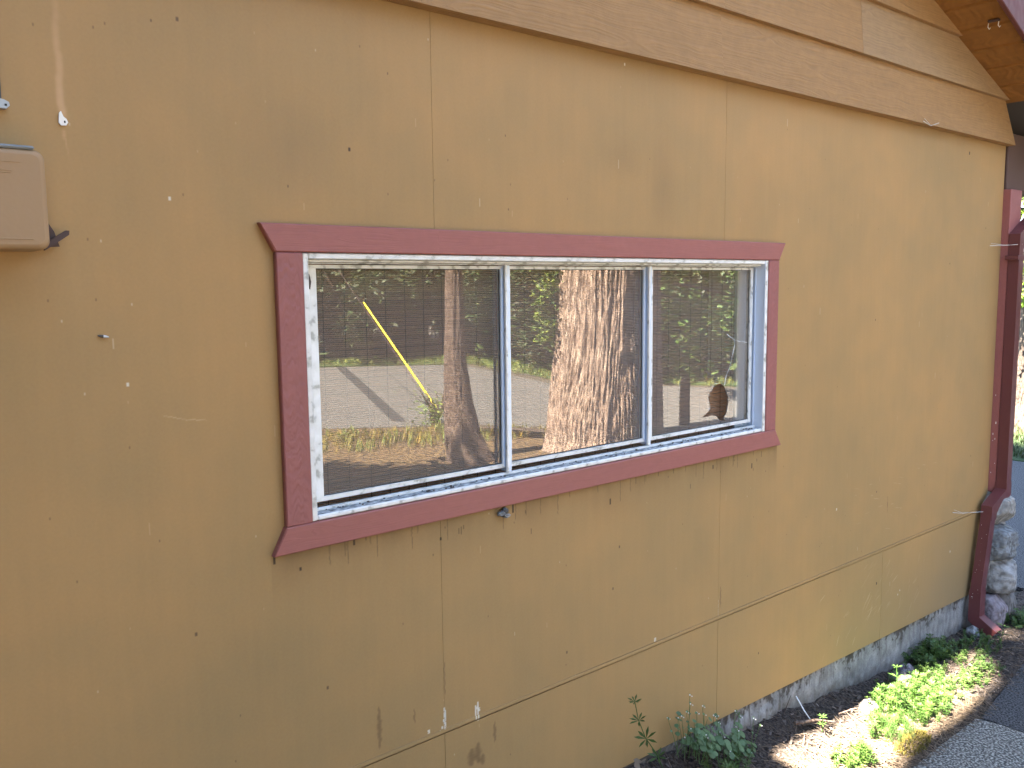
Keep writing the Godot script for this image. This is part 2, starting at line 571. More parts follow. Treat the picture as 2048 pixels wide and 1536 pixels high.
func materials() -> void:
	var m := mat(Color(1, 1, 1), 0.62)
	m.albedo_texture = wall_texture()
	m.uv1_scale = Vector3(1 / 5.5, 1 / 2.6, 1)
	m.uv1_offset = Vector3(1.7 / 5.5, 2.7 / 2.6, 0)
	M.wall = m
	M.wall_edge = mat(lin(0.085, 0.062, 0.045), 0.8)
	var gt := grain_texture(Color(0.662, 0.54, 0.385), 40, 0.15)
	m = mat(Color(1, 1, 1), 0.72)
	m.albedo_texture = gt[0]
	m.normal_enabled = true
	m.normal_texture = gt[1]
	m.normal_scale = 0.4
	m.uv1_scale = Vector3(0.55, 2.6, 1)
	M.board = m
	var m2: StandardMaterial3D = m.duplicate()
	m2.uv1_offset = Vector3(0.37, 0.43, 0)
	m2.albedo_color = Color(1.0, 0.95, 0.86)
	M.board2 = m2
	m = m.duplicate()
	m.albedo_color = Color(0.92, 0.78, 0.52)
	m.normal_scale = 0.2
	m.uv1_scale = Vector3(1.1, 0.5, 1)
	M.soffit = m
	var rt := grain_texture(Color(0.66, 0.405, 0.375), 61, 0.08)
	m = mat(Color(1, 1, 1), 0.5)
	m.albedo_texture = rt[0]
	m.normal_enabled = true
	m.normal_texture = rt[1]
	m.normal_scale = 0.16
	m.uv1_scale = Vector3(0.8, 5.0, 1)
	M.red = m
	m = m.duplicate()
	m.uv1_scale = Vector3(5.0, 0.8, 1)
	m.albedo_color = Color(0.97, 0.97, 1.0)
	M.red_upright = m
	M.pipe = mat(lin(0.155, 0.045, 0.047), 0.38)
	M.pipe.normal_enabled = true
	M.pipe.normal_texture = ntnorm(noise(0.02, 4, 2), 1.2, 256)
	tri_map(M.pipe, Vector3.ONE * 2.0)
	M.beam = mat(lin(0.12, 0.068, 0.052), 0.75)
	# oxidised aluminium, chalky
	m = mat(lin(0.82, 0.835, 0.82), 0.42, 0.05)
	m.albedo_texture = ntex(noise(0.012, 7, 5), [Color(0.72, 0.72, 0.70), Color(0.94, 0.94, 0.93), Color(1, 1, 1)], [0.16, 0.34, 0.8])
	tri_map(m, Vector3.ONE * 3.0)
	M.alu = m
	m = mat(lin(0.66, 0.77, 0.92), 0.33, 0.2)  # blue of the reflected sky is put into this base colour
	M.alu_sky_tint = m
	m = mat(lin(0.66, 0.68, 0.68), 0.7, 0.0)
	m.albedo_texture = ntex(noise(0.05, 17, 5), [Color(0.30, 0.30, 0.31), Color(0.46, 0.47, 0.48), Color(0.62, 0.63, 0.64), Color(0.9, 0.9, 0.9)], [0.18, 0.36, 0.50, 0.62])
	tri_map(m, Vector3(1.2, 7.0, 7.0))
	M.alu_dirty = m
	M.gasket = mat(lin(0.02, 0.022, 0.025), 0.7)
	m = mat(Color(0.95, 0.92, 0.88, 0.085), 0.0)
	m.refraction_enabled = true
	m.refraction_scale = 0.07
	m.metallic_specular = 0.5
	M.glass = m
	M.crack = mat(lin(0.75, 0.78, 0.78), 0.25)
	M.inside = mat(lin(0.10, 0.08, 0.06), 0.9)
	M.return_white = mat(lin(0.84, 0.92, 0.98), 0.6)
	M.roofing = tri_map(mat(lin(0.08, 0.07, 0.065), 0.95), Vector3.ONE)
	# concrete of the foundation: pale, with black lichen
	m = mat(Color(1, 1, 1), 0.92)
	m.albedo_texture = concrete_texture()
	m.uv1_scale = Vector3(1 / 3.8, 1 / 0.42, 1)
	m.uv1_offset = Vector3(0.2 / 3.8, 0.30 / 0.42, 0)
	M.concrete = m
	m = mat(lin(0.53, 0.52, 0.495), 0.95)
	m.albedo_texture = ntex(noise(0.075, 33, 5), [Color(0.38, 0.37, 0.36), Color(0.60, 0.59, 0.57), Color(0.74, 0.73, 0.70), Color(1, 1, 0.97)], [0.26, 0.42, 0.55, 0.72])
	m.normal_enabled = true
	m.normal_texture = ntnorm(noise(0.16, 33, 4), 5.0)
	M.slab = tri_map(m, Vector3.ONE * 2.0)
	m = mat(lin(0.15, 0.15, 0.155), 0.95)
	m.albedo_texture = ntex(noise(0.08, 34, 5), [Color(0.35, 0.35, 0.36), Color(0.68, 0.68, 0.69), Color(0.85, 0.85, 0.85), Color(1, 1, 1)], [0.26, 0.44, 0.58, 0.72])
	m.normal_enabled = true
	m.normal_texture = ntnorm(noise(0.2, 34, 3), 5.0)
	M.asphalt = tri_map(m, Vector3.ONE * 2.0)
	m = m.duplicate()
	m.albedo_color = lin(0.245, 0.237, 0.225)
	M.road = tri_map(m, Vector3.ONE * 0.8)
	M.shadow_dark = mat(lin(0.025, 0.025, 0.026), 0.8)  # flat dark colour of the shadow strip on the road
	m = mat(lin(0.10, 0.08, 0.066), 1.0)
	m.albedo_texture = ntex(noise(0.05, 35, 6), [Color(0.30, 0.26, 0.24), Color(0.66, 0.62, 0.58), Color(0.95, 0.90, 0.86), Color(1, 1, 1)], [0.22, 0.44, 0.60, 0.8])
	m.normal_enabled = true
	m.normal_texture = ntnorm(noise(0.07, 36, 5), 8.0)
	M.dirt = tri_map(m, Vector3.ONE * 2.2)
	m = mat(lin(0.21, 0.16, 0.105), 1.0)
	m.albedo_texture = ntex(noise(0.03, 37, 6), [Color(0.42, 0.36, 0.30), Color(0.66, 0.60, 0.46), Color(0.92, 0.84, 0.68), Color(1, 0.97, 0.85)], [0.22, 0.42, 0.58, 0.78])
	m.normal_enabled = true
	m.normal_texture = ntnorm(noise(0.08, 38, 5), 8.0)
	M.forest_floor = tri_map(mat(lin(0.055, 0.045, 0.032), 1.0), Vector3.ONE)
	M.litter_ground = tri_map(m, Vector3.ONE * 0.9)
	m = mat(lin(0.10, 0.15, 0.04), 1.0)
	m.albedo_texture = ntex(noise(0.06, 39, 5), [Color(0.45, 0.5, 0.4), Color(0.8, 0.85, 0.7), Color(1, 1, 0.8)], [0.25, 0.5, 0.75])
	M.grass_ground = tri_map(m, Vector3.ONE * 0.8)
	M.lawn = tri_map(mat(lin(0.03, 0.055, 0.014), 1.0), Vector3.ONE)
	# bark
	for q in [["redwood", lin(0.49, 0.39, 0.32), 51], ["grey_bark", lin(0.20, 0.15, 0.12), 52], ["dark_bark", lin(0.10, 0.075, 0.06), 53]]:
		m = mat(q[1], 0.95)
		m.albedo_texture = ntex(noise(0.035, q[2], 5), [Color(0.42, 0.36, 0.34), Color(0.78, 0.74, 0.72), Color(1, 1, 1)], [0.25, 0.5, 0.75])
		m.normal_enabled = true
		m.normal_texture = ntnorm(noise(0.06, q[2] + 4, 5), 6.0)
		M[q[0]] = tri_map(m, Vector3(3.0, 0.5, 3.0) if q[0] != "redwood" else Vector3(4.0, 0.14, 4.0))
	for q in [["leaf_dark", Color(0.045, 0.075, 0.022)], ["leaf_bright", Color(0.21, 0.30, 0.06)], ["leaf_mid", Color(0.07, 0.135, 0.026)], ["leaf_lime", Color(0.072, 0.15, 0.026)], ["leaf_round", Color(0.095, 0.16, 0.062)]]:
		m = mat(lin(q[1].r, q[1].g, q[1].b), 0.6)
		m.vertex_color_use_as_albedo = true
		m.cull_mode = BaseMaterial3D.CULL_DISABLED
		m.backlight_enabled = true
		m.backlight = Color(0.55, 0.6, 0.3)
		M[q[0]] = m
	M.straw = mat(lin(0.215, 0.172, 0.128), 0.9)
	M.straw.vertex_color_use_as_albedo = true
	M.straw.cull_mode = BaseMaterial3D.CULL_DISABLED
	M.chip = mat(lin(0.105, 0.088, 0.077), 0.95)
	M.chip.vertex_color_use_as_albedo = true
	M.moss = mat(lin(0.21, 0.17, 0.03), 0.95)
	M.moss.vertex_color_use_as_albedo = true
	M.white = mat(lin(0.80, 0.79, 0.75), 0.7)
	M.stone = []
	for k in 5:
		var c: Color = [lin(0.52, 0.50, 0.45), lin(0.34, 0.36, 0.37), lin(0.50, 0.49, 0.47), lin(0.38, 0.33, 0.36), lin(0.26, 0.24, 0.225)][k]
		m = mat(c, 0.9)
		m.albedo_texture = ntex(noise(0.03, 70 + k, 6), [Color(0.66, 0.64, 0.62), Color(0.85, 0.84, 0.83), Color(1, 1, 1)], [0.25, 0.48, 0.72], 256)
		m.normal_enabled = true
		m.normal_texture = ntnorm(noise(0.05, 80 + k, 5), 6.0, 256)
		M.stone.append(tri_map(m, Vector3.ONE * 3.0))
	M.mortar = tri_map(mat(lin(0.24, 0.23, 0.215), 0.95), Vector3.ONE)
	M.yellow = mat(lin(0.95, 0.80, 0.03), 0.6)
	M.steel = mat(lin(0.45, 0.46, 0.48), 0.35, 0.8)
	M.cable = mat(lin(0.05, 0.055, 0.06), 0.6)
	M.rust = mat(lin(0.085, 0.055, 0.048), 0.8, 0.2)
	M.box = mat(lin(0.44, 0.282, 0.145), 0.65)
	M.box.normal_enabled = true
	M.box.normal_texture = ntnorm(noise(0.05, 90, 2), 0.25, 256)
	tri_map(M.box, Vector3.ONE * 4.0)
	M.box_grey = mat(lin(0.22, 0.24, 0.25), 0.6)
	M.slats = []
	for k in 6:
		var t: float = [0.9, 1.0, 1.06, 0.95, 1.14, 0.86][k]
		M.slats.append(mat(lin(0.30 * t, 0.173 * t, 0.098 * t), 0.7))
	M.cord = mat(lin(0.07, 0.042, 0.026), 0.9)
	M.web = mat(lin(0.6, 0.6, 0.58), 0.6)

	# paints and soils are all a little deeper than their textures
	for k in ["wall", "board", "board2", "soffit", "red", "red_upright", "pipe", "beam", "box", "concrete", "slab", "asphalt", "road", "dirt", "chip", "straw", "litter_ground", "grass_ground", "leaf_dark", "leaf_bright", "leaf_mid", "leaf_lime", "moss", "yellow"]:
		var c: Color = M[k].albedo_color.srgb_to_linear() * 0.78
		M[k].albedo_color = Color(c.r, c.g, c.b).linear_to_srgb()
	for q in M.stone:
		var c: Color = q.albedo_color.srgb_to_linear() * 0.78
		q.albedo_color = Color(c.r, c.g, c.b).linear_to_srgb()

# ------------------------------------------------------------------ ground
func bed_y(x: float, z: float) -> float:
	var hs := [[-1.5, 0.27], [0.6, 0.255], [0.85, 0.225], [1.37, 0.149], [1.555, 0.142], [1.94, 0.085], [2.4, 0.034], [2.8, 0.005], [3.4, 0.002], [6.0, 0.0]]
	var w := 0.0
	for k in hs.size() - 1:
		if x >= hs[k][0] and x <= hs[k + 1][0]:
			w = lerpf(hs[k][1], hs[k + 1][1], smoothstep(hs[k][0], hs[k + 1][0], x))
	var t := clampf(z / 0.40, 0, 1)
	return lerpf(w, 0.012, pow(t, 0.85))

func flat(called: String, pts: Array, y: float, thick: float, m: Material) -> MeshInstance3D:
	var b := Mb.new()
	var poly := PackedVector2Array()
	for p in pts:
		poly.append(Vector2(p[0], p[1]))
	b.slab(poly, -thick, 0.0, Transform3D(Basis(Vector3(1, 0, 0), Vector3(0, 0, 1), Vector3(0, 1, 0)), Vector3(0, y, 0)))
	var o := obj(called, b, m)
	kind(o, "structure")
	return o

func ground() -> void:
	flat("ground", [[-180, -180], [180, -180], [180, 180], [-180, 180]], -0.03, 0.3, M.forest_floor)
	flat("yard", [[-12, 2.35], [2.45, 2.35], [2.45, 3.25], [4.5, 3.45], [6.5, 4.25], [6.9, 4.5], [6.55, 5.5], [5.55, 7.15], [3.95, 8.25], [1.5, 9.55], [-8, 13.1], [-12, 14]], -0.006, 0.02, M.litter_ground)
	flat("road", [[-30, 17.5], [-8, 13.2], [1.5, 9.6], [4.0, 8.3], [5.6, 7.2], [6.6, 5.6], [7.5, 3.6], [9.6, 1.6], [12.0, -1.5], [13.0, -8], [13.5, -30], [17.5, -30], [16.5, -8], [14.2, -1.0], [12.6, 3.8], [11.5, 7.0], [10.6, 8.6], [9.7, 10.2], [10.3, 12.4], [10.8, 14.5], [8.1, 16.2], [3.0, 19.5], [-8, 24], [-30, 29]], -0.008, 0.05, M.road)
	flat("driveway", [[2.475, 0.44], [4.3, 0.22], [4.3, -6], [8.2, -6], [8.3, 0.4], [7.6, 2.9], [6.6, 4.2], [4.5, 3.4], [2.475, 3.2]], -0.004, 0.05, M.asphalt)
	var s := flat("concrete_path", [[-7, 0.425], [-2, 0.428], [0.4, 0.418], [1.5, 0.424], [1.95, 0.414], [2.2, 0.421], [2.40, 0.415], [2.44, 0.43], [2.462, 0.52], [2.455, 2.3], [-7, 2.3]], 0.0, 0.1, M.slab)
	flat("road_shadow_strip", [[8.38, 15.98], [8.56, 15.86], [5.13, 8.02], [5.02, 8.20]], -0.002, 0.01, M.shadow_dark)  # dark strip laid on the road, standing in for a cast shadow
	flat("grass_verge", [[-30, 30], [-8, 24.6], [3.0, 19.9], [8.4, 16.4], [11.3, 14.5], [10.8, 12.4], [10.2, 10.3], [11.0, 8.8], [12.0, 7.1], [13.0, 4.0], [15, -1], [20, -1], [20, 9], [16, 24], [-30, 40]], 0.0, 0.05, M.grass_ground)
	flat("lawn", [[8.3, -8], [12.9, -8], [11.9, -1.5], [9.5, 1.5], [8.3, 2.4]], 0.0, 0.05, M.lawn)
	# bank of soil along the foundation
	var n := noise(5.0, 101, 4)
	var rows := []
	for i in 30:
		var z := -0.03 + 0.47 * i / 29.0
		var row := PackedVector3Array()
		for j in 300:
			var x := -1.6 + 6.0 * j / 299.0
			var zz := z if x < 2.4 else z * lerpf(1.0, 0.75, clampf((x - 2.4) / 1.0, 0, 1))
			var y := bed_y(x, z) + 0.016 * n.get_noise_2d(x * 1.3, z * 1.3) + 0.007 * n.get_noise_2d(x * 6, z * 6)
			if i == 29:
				y = minf(y, -0.01)
			row.append(Vector3(x, y, zz))
		rows.append(row)
	var b := Mb.new()
	b.grid(rows, false, true)
	kind(obj("soil_bank", b, M.dirt), "structure")

# ------------------------------------------------------------------ cabin
func rect_with_hole(b: Mb, x0: float, x1: float, y0: float, y1: float, hole: Rect2) -> void:
	# front face of a sheet at z=0 with a rectangular opening cut out, 12 mm thick edges
	var r := Rect2(x0, y0, x1 - x0, y1 - y0)
	var c := r.intersection(hole)
	var list := []
	if c.size.x <= 0.0 or c.size.y <= 0.0:
		list = [r]
	else:
		list = [Rect2(x0, y0, x1 - x0, c.position.y - y0), Rect2(x0, c.end.y, x1 - x0, y1 - c.end.y), Rect2(x0, c.position.y, c.position.x - x0, c.size.y), Rect2(c.end.x, c.position.y, x1 - c.end.x, c.size.y)]
	for q in list:
		if q.size.x > 0.0005 and q.size.y > 0.0005:
			b.box(Vector3(q.position.x, q.position.y, -0.012), Vector3(q.end.x, q.end.y, 0.0), 0.0)

func cabin() -> void:
	var c := node("cabin")
	tag(c, "ochre painted cabin wall of plywood panels under lapped gable boards", "cabin")
	var hole := Rect2(-0.39, 1.285, 1.869, 0.657)
	# plywood panels, 1.22 m wide, above and below the joint strip
	for k in range(-4, 3):
		var x0 := maxf(k * 1.22, -4.74)
		var x1 := minf((k + 1) * 1.22, 3.72)
		if k == 2:
			x1 = 3.575
		var b := Mb.new()
		if k < 2:
			if k == 0:
				rect_with_hole(b, 0.0005, 1.2195, 0.6440, hole.position.y, Rect2())
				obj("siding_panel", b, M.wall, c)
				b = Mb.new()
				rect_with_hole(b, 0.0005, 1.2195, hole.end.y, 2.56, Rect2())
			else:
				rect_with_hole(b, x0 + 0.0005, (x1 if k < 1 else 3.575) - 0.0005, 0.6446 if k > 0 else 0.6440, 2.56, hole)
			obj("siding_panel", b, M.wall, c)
		b = Mb.new()
		b.slab(PackedVector2Array([Vector2(x0 + 0.0008, 0.243 - 0.0235 * (x0 - 1.16)), Vector2(x1 - 0.0008, 0.243 - 0.0235 * (x1 - 1.16)), Vector2(x1 - 0.0008, 0.6287), Vector2(x0 + 0.0008, 0.6287)]), -0.012, 0.0)
		obj("siding_panel", b, M.wall, c)
	var b := Mb.new()
	for k in 14:
		var x0 := -3.6 + k * 0.512
		var e := 0.0006 * sin(k * 2.1)
		b.box(Vector3(x0, 0.6325 + e, -0.004), Vector3(x0 + 0.512, 0.6435 + e, 0.0028), 0.0009)
	obj("joint_strip", b, M.wall, c)
	# black gap behind the seams
	b = Mb.new()
	b.slab(PackedVector2Array([Vector2(-4.75, 0.39), Vector2(3.56, 0.195), Vector2(3.56, 0.625), Vector2(-4.75, 0.625)]), -0.012, 0.0)
	rect_with_hole(b, -4.75, 3.56, 0.6475, 2.6, hole)
	var gap := obj("sheathing", b, M.wall, c)
	gap.position.z = -0.0028
	# lapped gable boards, cut at the roof slope
	var y0 := 2.529
	var row := 0
	while y0 < 4.2:
		var y1 := y0 + (0.2115 if row == 0 else 0.2142)
		var xr0 := minf(3.585, 3.541 - (y0 - 2.718) / SLOPE)
		var xr1 := minf(3.585, 3.541 - (y1 - 2.718) / SLOPE)
		var cuts: Array = [-10.0, 2.04, 10.0] if row == 1 else ([-10.0, -1.4, 10.0] if row == 0 else [-10.0, 0.3, 10.0])
		for s in cuts.size() - 1:
			var bb := Mb.new()
			var poly := PackedVector2Array([Vector2(-1.2 - xr0, y0), Vector2(xr0, y0), Vector2(xr1, y1 - 0.001), Vector2(-1.2 - xr1, y1 - 0.001)])
			var got := Geometry2D.intersect_polygons(poly, PackedVector2Array([Vector2(cuts[s] + 0.0012, y0 - 1), Vector2(cuts[s + 1] - 0.0012, y0 - 1), Vector2(cuts[s + 1] - 0.0012, y1 + 1), Vector2(cuts[s] + 0.0012, y1 + 1)]))
			if got.is_empty():
				continue
			# bevelled: butt edge proud, top edge thin
			var p: PackedVector2Array = got[0]
			var ix := Geometry2D.triangulate_polygon(p)
			var zof := func(y: float) -> float: return lerpf(0.042, 0.022, (y - y0) / (y1 - y0))
			var nn := Vector3(0, 0.09, 1).normalized()
			for t in range(0, ix.size(), 3):
				bb.tri(Vector3(p[ix[t]].x, p[ix[t]].y, zof.call(p[ix[t]].y)), Vector3(p[ix[t + 1]].x, p[ix[t + 1]].y, zof.call(p[ix[t + 1]].y)), Vector3(p[ix[t + 2]].x, p[ix[t + 2]].y, zof.call(p[ix[t + 2]].y)), nn)
			var mid := Vector2.ZERO
			for q in p:
				mid += q / p.size()
			for t in p.size():
				var q := p[t]
				var q2 := p[(t + 1) % p.size()]
				var d := (q2 - q).normalized()
				var o := Vector2(d.y, -d.x)
				if o.dot(q - mid) < 0:
					o = -o
				bb.quad(Vector3(q.x, q.y, 0.001), Vector3(q2.x, q2.y, 0.001), Vector3(q2.x, q2.y, zof.call(q2.y)), Vector3(q.x, q.y, zof.call(q.y)), Vector3(o.x, o.y, 0))
			obj("gable_board", bb, M.board if (row + s) % 2 == 0 else M.board2, c)
		y0 = y1
		row += 1
	# soffit planks under the rake
	for side in [1, -1]:
		for k in 27:
			var xa := 3.517 - 0.157 * k
			var xb := xa - 0.157
			var xm := (xa + xb) / 2
			var ym := 2.718 + SLOPE * (3.541 - xm)
			if side < 0:
				xm = -1.2 - xm
			var f := Transform3D(Basis(Vector3(0, 0, 1), -atan(SLOPE) * side), Vector3(xm, ym, 0))
			var bb := Mb.new()
			bb.box(Vector3(-0.0825, 0.0, 0.0), Vector3(0.0825, 0.02, 0.262), 0.009, f)
			obj("soffit_plank", bb, M.soffit, c)
	# roof deck over the whole cabin
	for side in [1.0, -1.0]:
		var f := Transform3D(Basis(Vector3(0, 0, 1), -atan(SLOPE) * side), Vector3(-0.6, 4.292, 0))
		b = Mb.new()
		b.box(Vector3(-0.01 if side > 0 else -5.15, 0.021, -6.6), Vector3(5.15 if side > 0 else 0.01, 0.10, 0.262), 0.0, f)
		obj("roof_slope", b, M.roofing, c)
		b = Mb.new()
		b.box(Vector3(0.0 if side > 0 else -5.2, -0.024, 0.2635), Vector3(5.2 if side > 0 else 0.0, 0.115, 0.285), 0.003, f)
		obj("rake_board", b, M.pipe, c)
	# eave return at the corner and the dark hollow above it
	b = Mb.new()
	b.box(Vector3(3.588, 2.312, -0.1), Vector3(4.35, 2.598, 0.008), 0.004)
	obj("eave_beam", b, M.beam, c)
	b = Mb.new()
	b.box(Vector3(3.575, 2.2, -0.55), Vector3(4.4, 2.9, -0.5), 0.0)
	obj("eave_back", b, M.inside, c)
	b = Mb.new()
	b.box(Vector3(3.576, 0.72, -0.02), Vector3(3.718, 2.311, 0.037), 0.003)
	obj("corner_board", b, M.red_upright, c)
	b = Mb.new()
	b.box(Vector3(3.722, 1.95, -0.03), Vector3(3.737, 2.311, 0.02), 0.001)
	obj("trim_strip", b, M.white, c)
	# walls behind, floor, so the room is closed
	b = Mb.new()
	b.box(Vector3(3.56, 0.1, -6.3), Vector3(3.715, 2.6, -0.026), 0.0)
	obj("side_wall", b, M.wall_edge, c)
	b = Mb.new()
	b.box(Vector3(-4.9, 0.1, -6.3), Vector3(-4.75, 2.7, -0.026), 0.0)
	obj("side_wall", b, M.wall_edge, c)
	b = Mb.new()
	b.slab(PackedVector2Array([Vector2(-4.9, 0.1), Vector2(3.7, 0.1), Vector2(3.7, 2.6), Vector2(-0.6, 4.25), Vector2(-4.9, 2.6)]), -6.45, -6.3)
	obj("back_wall", b, M.inside, c)
	b = Mb.new()
	b.box(Vector3(-4.75, 0.25, -6.3), Vector3(3.56, 0.3, -0.1), 0.0)
	obj("floor", b, M.inside, c)
	b = Mb.new()
	b.box(Vector3(-4.75, 2.56, -6.3), Vector3(3.56, 2.6, -0.026), 0.0)
	obj("ceiling", b, M.inside, c)
	# foundation, its upper edge crumbled
	b = Mb.new()
	var rows := []
	var n := noise(3.0, 120, 4)
	for i in 26:
		var rowp := PackedVector3Array()
		for j in 200:
			var x := -0.2 + 3.76 * j / 199.0
			var top := 0.2515 - 0.0235 * (x - 1.16)
			var y := lerpf(-0.12, top, i / 25.0)
			var e := maxf(0.0, (y - top + 0.05) / 0.05)
			var z := -0.004 + 0.006 * n.get_noise_2d(x * 1.5, y * 4) - 0.022 * e * maxf(0.0, n.get_noise_2d(x * 2.2, 7.0) + 0.12)
			if y < 0.19 - 0.0235 * (x - 1.16) and x < 1.62 and x > 1.1:
				z += 0.012
			rowp.append(Vector3(x, y, z - 0.006))
		rows.append(rowp)
	b.grid(rows)
	b.box(Vector3(-4.8, -0.1, -0.4), Vector3(3.55, 0.19, -0.05), 0.0)
	obj("foundation", b, M.concrete, c)
	# unseen wing added left of the view to darken the left of the wall
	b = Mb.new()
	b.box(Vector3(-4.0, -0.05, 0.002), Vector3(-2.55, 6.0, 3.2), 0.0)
	obj("added_wing_wall", b, M.wall_edge, c)
	b = Mb.new()
	b.box(Vector3(-4.2, 6.002, 0.30), Vector3(-2.35, 6.12, 3.4), 0.01)
	obj("added_wing_roof", b, M.roofing, c)
	window(c)
	# caulk patch with a hole, and the hooks under the soffit
	b = Mb.new()
	var poly := PackedVector2Array()
	for p in [[-0.8625, 2.184], [-0.859, 2.188], [-0.855, 2.178], [-0.850, 2.174], [-0.8475, 2.168], [-0.851, 2.162], [-0.860, 2.161], [-0.864, 2.166]]:
		poly.append(Vector2(p[0], p[1]))
	b.slab(poly, 0.0002, 0.004)
	var cp := obj("caulk_patch", b, M.white, c)
	cp.set_meta("label", "white caulk patch round a dark hole")
	b = Mb.new()
	b.box(Vector3(-0.8555, 2.1655, 0.002), Vector3(-0.8515, 2.171, 0.0044), 0.0015)
	obj("hole", b, M.gasket, c)

func board_x(x0: float, x1: float, y0: float, y1: float, ear0: float, ear1: float, flip: bool) -> Mb:
	# casing board with splayed ends
	var b := Mb.new()
	var e := 0.0025
	var n := 60
	var out := []
	for t in [0.0, 1.0]:
		pass
	var pts := PackedVector2Array()
	if not flip:
		pts = PackedVector2Array([Vector2(x0 - 0.001, y0), Vector2(x1 + 0.001, y0), Vector2(x1 + ear1, y1), Vector2(x0 - ear0, y1)])
	else:
		pts = PackedVector2Array([Vector2(x0 - ear0, y0), Vector2(x1 + ear1, y0), Vector2(x1 + 0.001, y1), Vector2(x0 - 0.001, y1)])
	# body, then a face set back at the arris
	b.slab(pts, 0.001, 0.0165)
	var m := Vector2.ZERO
	for p in pts:
		m += p / 4
	var inner := PackedVector2Array()
	for p in pts:
		inner.append(p + Vector2(-signf(p.x - m.x) * e * 1.2, -signf(p.y - m.y) * e))
	for k in 4:
		var p := pts[k]
		var q := pts[(k + 1) % 4]
		var p2 := inner[k]
		var q2 := inner[(k + 1) % 4]
		var d := (q - p).normalized()
		var o := Vector2(d.y, -d.x)
		if o.dot(p - m) < 0:
			o = -o
		b.quad(Vector3(p.x, p.y, 0.0165), Vector3(q.x, q.y, 0.0165), Vector3(q2.x, q2.y, 0.019), Vector3(p2.x, p2.y, 0.019), Vector3(o.x, o.y, 1).normalized())
	b.quad(Vector3(inner[0].x, inner[0].y, 0.019), Vector3(inner[1].x, inner[1].y, 0.019), Vector3(inner[2].x, inner[2].y, 0.019), Vector3(inner[3].x, inner[3].y, 0.019), Vector3(0, 0, 1))
	return b

